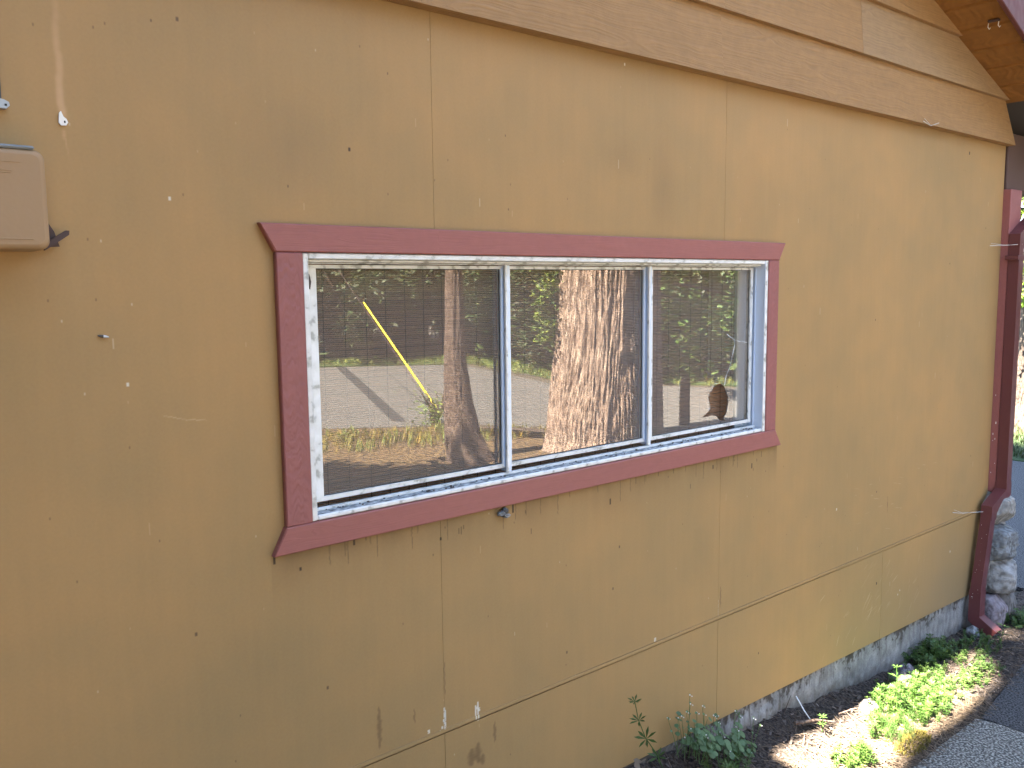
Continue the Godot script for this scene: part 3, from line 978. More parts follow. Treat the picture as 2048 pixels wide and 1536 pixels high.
func window(c: Node3D) -> void:
	var w := node("window", c)
	w.set_meta("label", "wide aluminium window of three panes in dusty red casing")
	var xl := -0.3772
	var xr := 1.4662
	var yb := 1.2976
	var yt := 1.9295
	obj("casing_board", board_x(-0.443, 1.531, yt, 1.9927, 0.0349, 0.0375, false), M.red, w)
	obj("casing_board", board_x(-0.443, 1.531, 1.2337, yb - 0.0005, 0.034, 0.0384, true), M.red, w)
	var b := Mb.new()
	b.box(Vector3(-0.443, yb, 0.001), Vector3(xl, yt - 0.001, 0.0185), 0.0025)
	obj("casing_board", b, M.red_upright, w)
	b = Mb.new()
	b.box(Vector3(xr, yb, 0.001), Vector3(1.531, yt - 0.001, 0.0185), 0.0025)
	obj("casing_board", b, M.red_upright, w)
	# outer frame: flanges and tracks
	b = Mb.new()
	b.box(Vector3(xl + 0.001, yb + 0.001, -0.05), Vector3(xl + 0.0155, yt - 0.002, 0.013), 0.002)
	obj("jamb", b, M.alu, w)
	b = Mb.new()
	b.box(Vector3(xr - 0.0165, yb + 0.001, 0.009), Vector3(xr - 0.001, yt - 0.002, 0.0132), 0.0015)
	b.box(Vector3(xr - 0.0150, yb + 0.002, -0.05), Vector3(xr - 0.0015, yt - 0.003, 0.009), 0.0)
	b.box(Vector3(xr - 0.0185, yb + 0.012, -0.030), Vector3(xr - 0.0152, yt - 0.014, -0.027), 0.0)
	obj("jamb", b, M.alu_sky_tint, w)
	b = Mb.new()
	b.box(Vector3(xr - 0.0166, yb + 0.001, 0.0133), Vector3(xr - 0.001, yt - 0.002, 0.0145), 0.0005)
	obj("jamb_face", b, M.alu, w)
	b = Mb.new()
	b.box(Vector3(xl + 0.016, yt - 0.0150, 0.0), Vector3(xr - 0.017, yt - 0.0015, 0.0134), 0.002)
	b.box(Vector3(xl + 0.016, yt - 0.0215, -0.012), Vector3(xr - 0.017, yt - 0.0160, -0.004), 0.001)
	b.box(Vector3(xl + 0.016, yt - 0.0250, -0.024), Vector3(xr - 0.017, yt - 0.0222, -0.016), 0.0008)
	b.box(Vector3(xl + 0.016, yt - 0.0150, -0.05), Vector3(xr - 0.017, yt - 0.003, 0.0), 0.0)
	obj("head", b, M.alu, w)
	# sill: lip, sloping dirty track, two fins
	b = Mb.new()
	b.box(Vector3(xl + 0.016, yb + 0.0008, 0.006), Vector3(xr - 0.017, yb + 0.0135, 0.0138), 0.003)
	obj("sill_lip", b, M.alu, w)
	b = Mb.new()
	var n := 90
	var r := rng(5)
	for k in n:
		var x0 := lerpf(xl + 0.016, xr - 0.017, float(k) / n)
		var x1 := lerpf(xl + 0.016, xr - 0.017, float(k + 1) / n)
		b.quad(Vector3(x0, yb + 0.0115, 0.0062), Vector3(x1, yb + 0.0115, 0.0062), Vector3(x1, yb + 0.0150, -0.016), Vector3(x0, yb + 0.0150, -0.016), Vector3(0, 0.98, 0.2))
		b.quad(Vector3(x0, yb + 0.0150, -0.0162), Vector3(x1, yb + 0.0150, -0.0162), Vector3(x1, yb + 0.0160, -0.05), Vector3(x0, yb + 0.0160, -0.05), Vector3(0, 1, 0))
	b.box(Vector3(xl + 0.016, yb + 0.001, -0.05), Vector3(xr - 0.017, yb + 0.011, 0.0058), 0.0)
	obj("sill_track", b, M.alu_dirty, w)
	b = Mb.new()
	b.box(Vector3(xl + 0.016, yb + 0.0152, -0.0185), Vector3(xr - 0.017, yb + 0.0215, -0.0165), 0.0006)
	b.box(Vector3(xl + 0.016, yb + 0.0162, -0.030), Vector3(xr - 0.017, yb + 0.0205, -0.0285), 0.0006)
	obj("sill_fin", b, M.alu, w)
	# two mullions
	for x in [0.2445, 0.8445]:
		b = Mb.new()
		b.box(Vector3(x, yb + 0.022, -0.020), Vector3(x + 0.0068, yt - 0.0255, -0.012), 0.001)
		obj("mullion", b, M.alu, w)
		b = Mb.new()
		b.box(Vector3(x + 0.010, yb + 0.022, -0.055), Vector3(x + 0.0235, yt - 0.0255, -0.022), 0.0)
		b.box(Vector3(x + 0.002, yb + 0.022, -0.022), Vector3(x + 0.0055, yt - 0.0255, -0.0202), 0.0)
		obj("mullion_channel", b, M.alu_sky_tint, w)
	# three sashes with mitred rails
	var sash := [[-0.345, 0.253, 0.025, 0.009], [0.2685, 0.852, 0.0105, 0.011], [0.8765, 1.4425, 0.0105, 0.0155]]
	var y0 := 1.3305
	var y1 := 1.9025
	for k in 3:
		var a: float = sash[k][0]
		var e: float = sash[k][1]
		var la: float = sash[k][2]
		var lb: float = sash[k][3]
		var h0 := 0.0113
		var h1 := 0.0085
		var rails := [
			["sash_rail", PackedVector2Array([Vector2(a, y1), Vector2(e, y1), Vector2(e - lb, y1 - h1), Vector2(a + la, y1 - h1)]), M.alu],
			["sash_rail", PackedVector2Array([Vector2(a, y0), Vector2(e, y0), Vector2(e - lb, y0 + h0), Vector2(a + la, y0 + h0)]), M.alu],
			["sash_stile", PackedVector2Array([Vector2(a, y0 + 0.0006), Vector2(a + la - 0.0004, y0 + h0), Vector2(a + la - 0.0004, y1 - h1), Vector2(a, y1 - 0.0006)]), M.alu],
			["sash_stile", PackedVector2Array([Vector2(e, y0 + 0.0006), Vector2(e - lb + 0.0004, y0 + h0), Vector2(e - lb + 0.0004, y1 - h1), Vector2(e, y1 - 0.0006)]), M.alu_sky_tint if k < 2 else M.alu],
		]
		for q in rails:
			b = Mb.new()
			b.slab(q[1], -0.052, -0.033)
			obj(q[0], b, q[2], w)
		# black glazing gasket
		b = Mb.new()
		var ga := a + la
		var gb := e - lb
		b.box(Vector3(ga, y0 + h0, -0.0405), Vector3(gb, y0 + h0 + 0.0018, -0.0385), 0.0)
		b.box(Vector3(ga, y1 - h1 - 0.0018, -0.0405), Vector3(gb, y1 - h1, -0.0385), 0.0)
		b.box(Vector3(ga, y0 + h0 + 0.002, -0.0405), Vector3(ga + 0.0016, y1 - h1 - 0.002, -0.0385), 0.0)
		b.box(Vector3(gb - 0.0016, y0 + h0 + 0.002, -0.0405), Vector3(gb, y1 - h1 - 0.002, -0.0385), 0.0)
		obj("gasket", b, M.gasket, w)
		if k < 2:
			b = Mb.new()
			b.box(Vector3(a + la - 0.003, y0 + h0 - 0.003, -0.0455), Vector3(e - lb + 0.003, y1 - h1 + 0.003, -0.0415), 0.0)
			obj("pane", b, M.glass, w)
		else:
			var box := CSGBox3D.new()
			box.name = "pane"
			box.size = Vector3(e - lb - a - la + 0.006, y1 - y0 - h0 - h1 + 0.006, 0.004)
			box.position = Vector3((a + la + e - lb) / 2, (y0 + h0 + y1 - h1) / 2, -0.0435)
			box.material = M.glass
			var cut := CSGPolygon3D.new()
			cut.name = "break"
			cut.operation = CSGShape3D.OPERATION_SUBTRACTION
			var poly := PackedVector2Array()
			for p in [[1.2557, -0.3617], [1.2760, -0.3635], [1.2913, -0.3738], [1.3069, -0.3971], [1.3152, -0.4150], [1.3169, -0.4348], [1.306, -0.4723], [1.2914, -0.4874], [1.2948, -0.5005], [1.268, -0.4977], [1.2439, -0.4768], [1.2235, -0.4728], [1.1606, -0.4751], [1.2, -0.4559], [1.2112, -0.4426], [1.1988, -0.4054], [1.207, -0.3882], [1.2296, -0.3686]]:
				poly.append(Vector2(p[0] - box.position.x, p[1] + 1.85 - box.position.y))
			cut.polygon = poly
			cut.depth = 0.02
			cut.position.z = 0.01
			cut.material = M.glass
			box.add_child(cut)
			w.add_child(box, true)
			box.set_meta("label", "right pane with a hole broken through the glass")
	# cracks running from the broken hole
	var run := [[1.2911, -0.3700], [1.2993, -0.3379], [1.3193, -0.3066], [1.3361, -0.262], [1.3471, -0.2261], [1.3466, -0.2078]]
	crack(w, run, 0.0011)
	crack(w, [[1.300, -0.1839], [1.3161, -0.1937], [1.3466, -0.2078], [1.365, -0.212], [1.3803, -0.216], [1.40, -0.217], [1.426, -0.2219]], 0.0013)
	crack(w, [[1.2229, -0.3735], [1.215, -0.385], [1.206, -0.405]], 0.0006)
	crack(w, [[1.255, -0.361], [1.235, -0.359], [1.222, -0.366], [1.208, -0.386]], 0.0006)
	# white lining of the opening inside the room
	b = Mb.new()
	b.box(Vector3(1.4485, 1.26, -0.24), Vector3(1.47, 1.97, -0.056), 0.0)
	obj("inner_lining", b, M.return_white, w)
	b = Mb.new()
	b.box(Vector3(-0.40, 1.26, -0.24), Vector3(-0.37, 1.97, -0.056), 0.0)
	obj("inner_lining", b, M.return_white, w)
	b = Mb.new()
	b.box(Vector3(-0.37, 1.26, -0.24), Vector3(1.448, 1.296, -0.056), 0.0)
	obj("inner_sill", b, M.return_white, w)
	b = Mb.new()
	b.box(Vector3(-0.37, 1.931, -0.24), Vector3(1.448, 1.97, -0.056), 0.0)
	obj("inner_lining", b, M.return_white, w)
	b = Mb.new()
	b.box(Vector3(1.3985, 1.297, -0.075), Vector3(1.448, 1.930, -0.071), 0.0)
	obj("inner_stop", b, M.return_white, w)
	# dirt, web and chips that lie on the frame
	b = Mb.new()
	b.tube([Vector3(-0.354, 1.888, -0.02), Vector3(-0.347, 1.878, -0.022), Vector3(-0.342, 1.862, -0.026), Vector3(-0.340, 1.845, -0.028)], [0.001, 0.004, 0.005, 0.001], 7)
	obj("dead_insect", b, M.chip, w)
	b = Mb.new()
	for k in 90:
		var x := r.randf_range(xl + 0.03, xr - 0.03)
		var z := r.randf_range(-0.032, 0.004)
		var s := r.randf_range(0.001, 0.0035)
		b.box(Vector3(x, yb + 0.0145, z), Vector3(x + s * 2, yb + 0.0165 + s * 0.4, z + s), 0.0)
	kind(obj("debris", b, M.chip, w), "stuff")

func crack(w: Node3D, p: Array, half: float) -> void:
	var b := Mb.new()
	for k in p.size() - 1:
		var a := Vector2(p[k][0], p[k][1] + 1.85)
		var e := Vector2(p[k + 1][0], p[k + 1][1] + 1.85)
		var d := (e - a).normalized().orthogonal() * half * (0.7 + 0.5 * sin(k * 2.3 + 1))
		b.quad(Vector3(a.x - d.x, a.y - d.y, -0.0412), Vector3(e.x - d.x, e.y - d.y, -0.0412), Vector3(e.x + d.x, e.y + d.y, -0.0410), Vector3(a.x + d.x, a.y + d.y, -0.0410), Vector3(0, 0, 1))
	obj("crack", b, M.crack, w)

func downspout() -> void:
	var d := node("downspout")
	tag(d, "dark red square downspout with offset elbow at the cabin corner", "downspout")
	var b := Mb.new()
	var z := 0.066
	b.duct([Vector3(3.603, 2.035, z), Vector3(3.603, 0.735, z)], Vector3(0, 0, 1), 0.0255, 0.030)
	obj("upper_pipe", b, M.pipe, d)
	b = Mb.new()
	b.duct([Vector3(4.15, 2.34, z), Vector3(3.603, 2.062, z), Vector3(3.603, 2.02, z)], Vector3(0, 0, 1), 0.0275, 0.0325)
	obj("upper_elbow", b, M.pipe, d)
	b = Mb.new()
	b.duct([Vector3(3.603, 0.78, z), Vector3(3.603, 0.728, z), Vector3(3.462, 0.655, z - 0.012), Vector3(3.460, 0.60, z - 0.012)], Vector3(0, 0, 1), 0.0275, 0.0325)
	obj("elbow", b, M.pipe, d)
	b = Mb.new()
	b.duct([Vector3(3.461, 0.645, z - 0.012), Vector3(3.383, 0.215, z - 0.018)], Vector3(0, 0, 1), 0.0255, 0.030)
	obj("lower_pipe", b, M.pipe, d)
	b = Mb.new()
	b.duct([Vector3(3.386, 0.232, 0.048), Vector3(3.378, 0.085, 0.050), Vector3(3.374, 0.022, 0.150)], Vector3(1, 0, 0), 0.0325, 0.0285)
	obj("shoe", b, M.pipe, d)
	b = Mb.new()
	b.box(Vector3(3.556, 1.95, 0.03), Vector3(3.648, 1.972, 0.0935), 0.001)
	obj("strap", b, M.pipe, d)
	var r := rng(8)
	b = Mb.new()
	for k in 16:
		var y := r.randf_range(0.15, 0.6)
		var x := 3.461 - (0.645 - y) * 0.181
		var s := r.randf_range(0.001, 0.0035)
		var zf := r.randf_range(0.032, 0.07)
		b.box(Vector3(x - 0.0315, y, zf), Vector3(x - 0.0298, y + s, zf + s * 0.5), 0.0)
	for k in 7:
		var s := r.randf_range(0.003, 0.008)
		var y := 0.8 + r.randf() * 0.45
		var zf := 0.006 + r.randf() * 0.02
		b.box(Vector3(3.5745, y, zf), Vector3(3.5758, y + s * 1.6, zf + s * 0.5), 0.0)
	kind(obj("paint_fleck", b, M.white, d), "stuff")

func stone_pier() -> void:
	var p := node("stone_pier")
	tag(p, "low pier of rough grey and mauve stones behind the downspout", "stone pier")
	var list := [
		[3.60, 0.625, 0.02, 0.105, 0.095, 0.10, 0, 1.0],
		[3.62, 0.435, 0.02, 0.125, 0.10, 0.105, 1, 0.4],
		[3.60, 0.475, 0.03, 0.10, 0.07, 0.12, 1, 0.2],
		[3.655, 0.27, 0.02, 0.13, 0.13, 0.115, 2, 0.1],
		[3.72, 0.36, -0.10, 0.20, 0.16, 0.14, 3, 0.3],
		[3.50, 0.30, 0.0, 0.07, 0.11, 0.06, 4, 0.7],
		[3.535, 0.075, 0.06, 0.085, 0.105, 0.075, 3, 0.2],
		[3.67, 0.065, 0.04, 0.11, 0.13, 0.10, 4, 0.5],
		[3.70, 0.66, -0.12, 0.12, 0.1, 0.1, 2, 0.5],
		[3.76, 0.14, -0.12, 0.15, 0.15, 0.12, 1, 0.5],
	]
	for k in list.size():
		var s: Array = list[k]
		var b := Mb.new()
		cutstone(b, Vector3(s[0], s[1], s[2]), Vector3(s[3], s[4], s[5]), 200 + k * 7)
		obj("stone", b, M.stone[s[6]], p)
	var b := Mb.new()
	b.box(Vector3(3.575, -0.05, -0.25), Vector3(3.78, 0.71, 0.03), 0.02)
	obj("mortar", b, M.mortar, p)

func blind() -> void:
	var o := node("bamboo_blind")
	o.position = Vector3(0.525, 1.95, -0.092)
	tag(o, "brown bamboo slat blind hanging behind the three window panes", "blind")
	# one gently wavy slat, shared
	var meshes := []
	for k in 6:
		var b := Mb.new()
		var seg := 28
		for j in seg:
			var x0 := -0.885 + 1.77 * j / seg
			var x1 := -0.885 + 1.77 * (j + 1) / seg
			var ya := 0.0016 * sin(x0 * 5.0) + 0.0008 * sin(x0 * 13.0 + 1.0)
			var yc := 0.0016 * sin(x1 * 5.0) + 0.0008 * sin(x1 * 13.0 + 1.0)
			var h := 0.0018
			b.quad(Vector3(x0, ya - h, 0), Vector3(x1, yc - h, 0), Vector3(x1, yc, 0.0011), Vector3(x0, ya, 0.0011), Vector3(0, -0.3, 1).normalized())
			b.quad(Vector3(x0, ya, 0.0011), Vector3(x1, yc, 0.0011), Vector3(x1, yc + h, 0), Vector3(x0, ya + h, 0), Vector3(0, 0.3, 1).normalized())
			b.quad(Vector3(x0, ya + h, 0), Vector3(x1, yc + h, 0), Vector3(x1, yc + h, -0.0012), Vector3(x0, ya + h, -0.0012), Vector3(0, 1, 0))
		meshes.append(b.mesh(M.slats[k]))
	var r := rng(77)
	var y := 0.0
	var k := 0
	while y > -0.70:
		var s := MeshInstance3D.new()
		s.name = "slat"
		s.mesh = meshes[r.randi() % 6]
		s.position = Vector3(r.randf_range(-0.003, 0.003), y, r.randf_range(-0.0005, 0.0005))
		s.rotation.z = r.randf_range(-0.0007, 0.0007)
		o.add_child(s, true)
		y -= 0.00515 + r.randf_range(-0.00025, 0.00025)
		k += 1
	var b := Mb.new()
	b.box(Vector3(-0.0008, -0.70, 0.0011), Vector3(0.0008, 0.0, 0.0018), 0.0)
	var cm := b.mesh(M.cord)
	for j in 30:
		var s := MeshInstance3D.new()
		s.name = "cord"
		s.mesh = cm
		s.position = Vector3(-0.86 + j * 0.0595, 0, 0)
		s.rotation.z = r.randf_range(-0.006, 0.006)
		o.add_child(s, true)

func wall_things() -> void:
	# telephone or power box at the left edge
	var o := node("utility_box")
	o.position = Vector3(-1.05, 1.92, 0.0)
	tag(o, "tan painted utility box with rounded corners at the left edge of the wall", "utility box")
	var b := Mb.new()
	var f := Transform3D()
	# rounded-corner cover as an outline pushed out, with a rounded front edge
	var out := func(inset: float) -> PackedVector2Array:
		var q := PackedVector2Array()
		var x0 := -0.10 + inset
		var x1 := 0.140 - inset
		var y0 := 0.002 + inset
		var y1 := 0.180 - inset
		var rad := 0.018 - inset * 0.5
		for cc in [[x1 - rad, y0 + rad, -PI / 2], [x1 - rad, y1 - rad, 0.0], [x0 + rad, y1 - rad, PI / 2], [x0 + rad, y0 + rad, PI]]:
			for t in 7:
				var a: float = cc[2] + PI / 2 * t / 6.0
				q.append(Vector2(cc[0] + rad * cos(a), cc[1] + rad * sin(a)))
		return q
	var prof := [[0.0, 0.001], [0.0, 0.078], [0.0015, 0.084], [0.005, 0.088], [0.010, 0.0895]]
	var rows := []
	for q in prof:
		var row := PackedVector3Array()
		for p in out.call(q[0]):
			row.append(Vector3(p.x, p.y, q[1]))
		rows.append(row)
	b.grid(rows, true)
	var face: PackedVector2Array = out.call(0.010)
	var ix := Geometry2D.triangulate_polygon(face)
	for t in range(0, ix.size(), 3):
		b.tri(Vector3(face[ix[t]].x, face[ix[t]].y, 0.0895), Vector3(face[ix[t + 1]].x, face[ix[t + 1]].y, 0.0895), Vector3(face[ix[t + 2]].x, face[ix[t + 2]].y, 0.0895), Vector3(0, 0, 1))
	obj("cover", b, M.box, o)
	b = Mb.new()
	b.box(Vector3(-0.08, 0.020, 0.0896), Vector3(0.112, 0.0225, 0.0908), 0.0006)
	b.box(Vector3(-0.08, 0.155, 0.0896), Vector3(0.10, 0.157, 0.0906), 0.0006)
	b.box(Vector3(-0.08, 0.140, 0.0896), Vector3(0.085, 0.1415, 0.0906), 0.0006)
	b.box(Vector3(-0.08, 0.136, 0.0896), Vector3(0.085, 0.1372, 0.0906), 0.0006)
	obj("raised_rib", b, M.box, o)
	b = Mb.new()
	b.box(Vector3(-0.11, 0.1795, 0.012), Vector3(0.124, 0.186, 0.088), 0.003)
	obj("hood", b, M.box_grey, o)
	b = Mb.new()
	b.slab(PackedVector2Array([Vector2(0.142, 0.01), Vector2(0.142, 0.075), Vector2(0.162, 0.04), Vector2(0.170, 0.012)]), 0.012, 0.016)
	b.slab(PackedVector2Array([Vector2(0.142, 0.004), Vector2(0.185, 0.034), Vector2(0.186, 0.042), Vector2(0.180, 0.042), Vector2(0.142, 0.016)]), 0.016, 0.028)
	obj("lever", b, M.rust, o)
	# clamp with cable above it
	o = node("cable_clamp")
	o.position = Vector3(-0.957, 2.187, 0.0)
	tag(o, "small galvanised clamp holding a dark cable above the utility box", "clamp")
	b = Mb.new()
	b.tube([Vector3(-0.006, 0.0, 0.012), Vector3(-0.006, 0.06, 0.012), Vector3(-0.007, 0.40, 0.014)], [0.0045, 0.0045, 0.0045], 8)
	obj("cable", b, M.cable, o)
	b = Mb.new()
	b.slab(PackedVector2Array([Vector2(-0.012, -0.008), Vector2(0.004, -0.008), Vector2(0.010, -0.002), Vector2(0.009, 0.004), Vector2(0.001, 0.008), Vector2(-0.012, 0.010)]), 0.001, 0.018)
	obj("bracket", b, M.steel, o)
	b = Mb.new()
	b.box(Vector3(0.0015, -0.0035, 0.0181), Vector3(0.0055, 0.0005, 0.019), 0.0008)
	obj("bolt_hole", b, M.gasket, o)
	# cocoon, nest, hooks
	o = node("cocoon")
	o.position = Vector3(-0.811, 1.757, 0.0)
	tag(o, "tiny pale cocoon stuck to the paint left of the window", "cocoon")
	b = Mb.new()
	b.tube([Vector3(-0.009, 0.002, 0.003), Vector3(-0.005, 0.001, 0.004), Vector3(0.001, 0.0, 0.004)], [0.0008, 0.0026, 0.003], 8)
	obj("dark_end", b, M.chip, o)
	b = Mb.new()
	b.tube([Vector3(0.001, 0.0, 0.004), Vector3(0.007, -0.001, 0.004), Vector3(0.012, -0.002, 0.003)], [0.003, 0.0024, 0.0006], 8)
	obj("pale_end", b, M.web, o)
	o = node("mud_nest")
	tag(o, "crumbling grey mud nest hanging under the window sill board", "nest")
	var r := rng(3)
	for k in 7:
		b = Mb.new()
		rockmesh(b, Vector3(0.212 + r.randf_range(-0.012, 0.016), 1.214 + r.randf_range(-0.014, 0.012), 0.008 + r.randf() * 0.006), Vector3(r.randf_range(0.006, 0.011), r.randf_range(0.004, 0.009), r.randf_range(0.006, 0.009)), 300 + k, 0.5, r.randf() * 3)
		obj("clod", b, M.stone[[1, 4, 2][k % 3]], o)
	o = node("soffit_hook")
	tag(o, "rusty clip with two white hooks under the roof overhang", "hook")
	b = Mb.new()
	b.box(Vector3(2.842, 2.968, 0.175), Vector3(2.860, 2.977, 0.222), 0.002, Transform3D(Basis(), Vector3(0, 0.0, 0)))
	obj("clip", b, M.rust, o)
	for z in [0.177, 0.219]:
		b = Mb.new()
		b.tube([Vector3(2.850, 2.964, z), Vector3(2.846, 2.948, z), Vector3(2.852, 2.940, z + 0.004), Vector3(2.857, 2.946, z + 0.006)], [0.002, 0.002, 0.002, 0.0015], 6)
		obj("hook", b, M.white, o)
	# a few spider threads
	for q in [[Vector3(3.41, 2.02, 0.012), Vector3(3.49, 2.022, 0.05), Vector3(3.60, 2.03, 0.095), "pale spider threads from the wall to the top of the downspout"], [Vector3(3.14, 0.684, 0.006), Vector3(3.22, 0.668, 0.02), Vector3(3.40, 0.652, 0.05), "dusty spider thread from the joint strip to the downspout elbow"], [Vector3(2.55, 2.535, 0.05), Vector3(2.62, 2.522, 0.05), Vector3(2.70, 2.545, 0.05), "pale spider thread under the lowest gable board"]]:
		b = Mb.new()
		b.tube([q[0], q[1], q[2]], [0.0016, 0.0009, 0.0007], 5)
		b.tube([q[0] + Vector3(0.01, 0.012, 0), q[1] + Vector3(0, 0.002, 0), q[2] + Vector3(0, -0.004, 0)], [0.0007, 0.0009, 0.0006], 5)
		tag(obj("spider_thread", b, M.web), q[3], "cobweb", "cobwebs on the wall")

# ------------------------------------------------------------------ weeds and soil litter
func cleaver(called: String, pts: Array, whorls: Array, size: float, leafm: Material, sd: int, label: String, group := "") -> Node3D:
	var o := node(called)
	var base: Vector3 = pts[0]
	o.position = base
	var r := rng(sd)
	var b := Mb.new()
	var loc := []
	var rad := []
	for k in pts.size():
		loc.append(pts[k] - base)
		rad.append(lerpf(0.0022, 0.0012, float(k) / (pts.size() - 1)))
	b.col = Color(0.9, 1.0, 0.8)
	b.tube(loc, rad, 5)
	obj("stem", b, leafm, o)
	for wk in whorls:
		var t: float = wk[0] * (loc.size() - 1)
		var i := mini(int(t), loc.size() - 2)
		var p: Vector3 = loc[i].lerp(loc[i + 1], t - i)
		var d: Vector3 = (loc[i + 1] - loc[i]).normalized()
		var e := d.cross(Vector3(0.3, 0.1, 0.9)).normalized()
		var g := d.cross(e)
		b = Mb.new()
		var n: int = wk[2] if wk.size() > 2 else 7
		for j in n:
			var a := TAU * j / n + r.randf_range(-0.15, 0.15)
			var out: Vector3 = (e * cos(a) + g * sin(a) + d * r.randf_range(0.05, 0.45)).normalized()
			var len: float = size * wk[1] * r.randf_range(0.8, 1.1)
			b.col = Color(1, 1, 1) * r.randf_range(0.8, 1.25)
			var side := out.cross(d).normalized() * len * 0.115
			var mid := p + out * len * 0.6 + d * len * 0.05
			b.quad(p, mid + side, p + out * len, mid - side, (out.cross(side)).normalized() * signf((out.cross(side)).y + 0.0001))
		obj("leaf_whorl", b, leafm, o)
	tag(o, label, "weed", group)
	return o

func sprig_mesh(sd: int, h: float, leafm: Material, broad := 0.2, whorl := 6, tiers := 4) -> ArrayMesh:
	# a short leafy shoot for ground cover
	var b := Mb.new()
	var r := rng(sd)
	var bend := Vector3(r.randf_range(-0.4, 0.4), 0, r.randf_range(-0.4, 0.4))
	var pts := []
	for k in 4:
		var t := k / 3.0
		pts.append(Vector3(0, h * t, 0) + bend * h * t * t)
	b.tube(pts, [0.0016, 0.0014, 0.0011, 0.0008], 4, false)
	for k in tiers:
		var t := 0.25 + 0.75 * (k + 1.0) / tiers
		var p: Vector3 = Vector3(0, h * t, 0) + bend * h * t * t
		for j in whorl:
			var a := TAU * j / whorl + k * 0.5
			var out := Vector3(cos(a), r.randf_range(0.1, 0.6), sin(a)).normalized()
			var len := h * r.randf_range(0.22, 0.34) * (1.15 - 0.4 * t)
			b.col = Color(1, 1, 1) * r.randf_range(0.75, 1.3)
			var side := out.cross(Vector3.UP).normalized() * len * broad
			b.quad(p, p + out * len * 0.6 + side, p + out * len, p + out * len * 0.6 - side, out.cross(side).normalized() * signf(out.cross(side).y + 0.0001))
	return b.mesh(leafm)

func scatter(called: String, parent: Node, ms: ArrayMesh, places: Array) -> MultiMeshInstance3D:
	var mm := MultiMesh.new()
	mm.transform_format = MultiMesh.TRANSFORM_3D
	mm.use_colors = true
	mm.mesh = ms
	mm.instance_count = places.size()
	for k in places.size():
		mm.set_instance_transform(k, places[k][0])
		mm.set_instance_color(k, places[k][1])
	var o := MultiMeshInstance3D.new()
	o.name = named(called) if parent == self else called
	o.multimesh = mm
	parent.add_child(o, true)
	o.set_meta("kind", "stuff")
	return o

func clump(label: String, cx: float, cz: float, rx: float, rz: float, count: int, h: float, leafm: Material, sd: int, broad: float, whorl: int) -> void:
	var o := node("weed_clump")
	o.position = Vector3(cx, bed_y(cx, cz), cz)
	tag(o, label, "weeds", "weed clumps by the foundation")
	var r := rng(sd)
	for v in 2:
		var ms := sprig_mesh(sd * 3 + v, h, leafm, broad, whorl, 4)
		var pl := []
		for k in count / 2:
			var a := r.randf() * TAU
			var q := sqrt(r.randf())
			var x := cos(a) * q * rx
			var z := sin(a) * q * rz
			var s := r.randf_range(0.4, 1.35) * (1.05 - 0.3 * q)
			var bs := Basis(Vector3.UP, r.randf() * TAU).rotated(Vector3(r.randf_range(-1, 1), 0, r.randf_range(-1, 1)).normalized(), r.randf_range(0, 0.6)).scaled(Vector3.ONE * s)
			var y := bed_y(cx + x, clampf(cz + z, 0, 0.4)) - bed_y(cx, cz)
			var t := r.randf_range(0.75, 1.25)
			pl.append([Transform3D(bs, Vector3(x, y - 0.004, z)), Color(t * r.randf_range(0.9, 1.15), t, t * 0.9)])
		scatter("shoots", o, ms, pl)

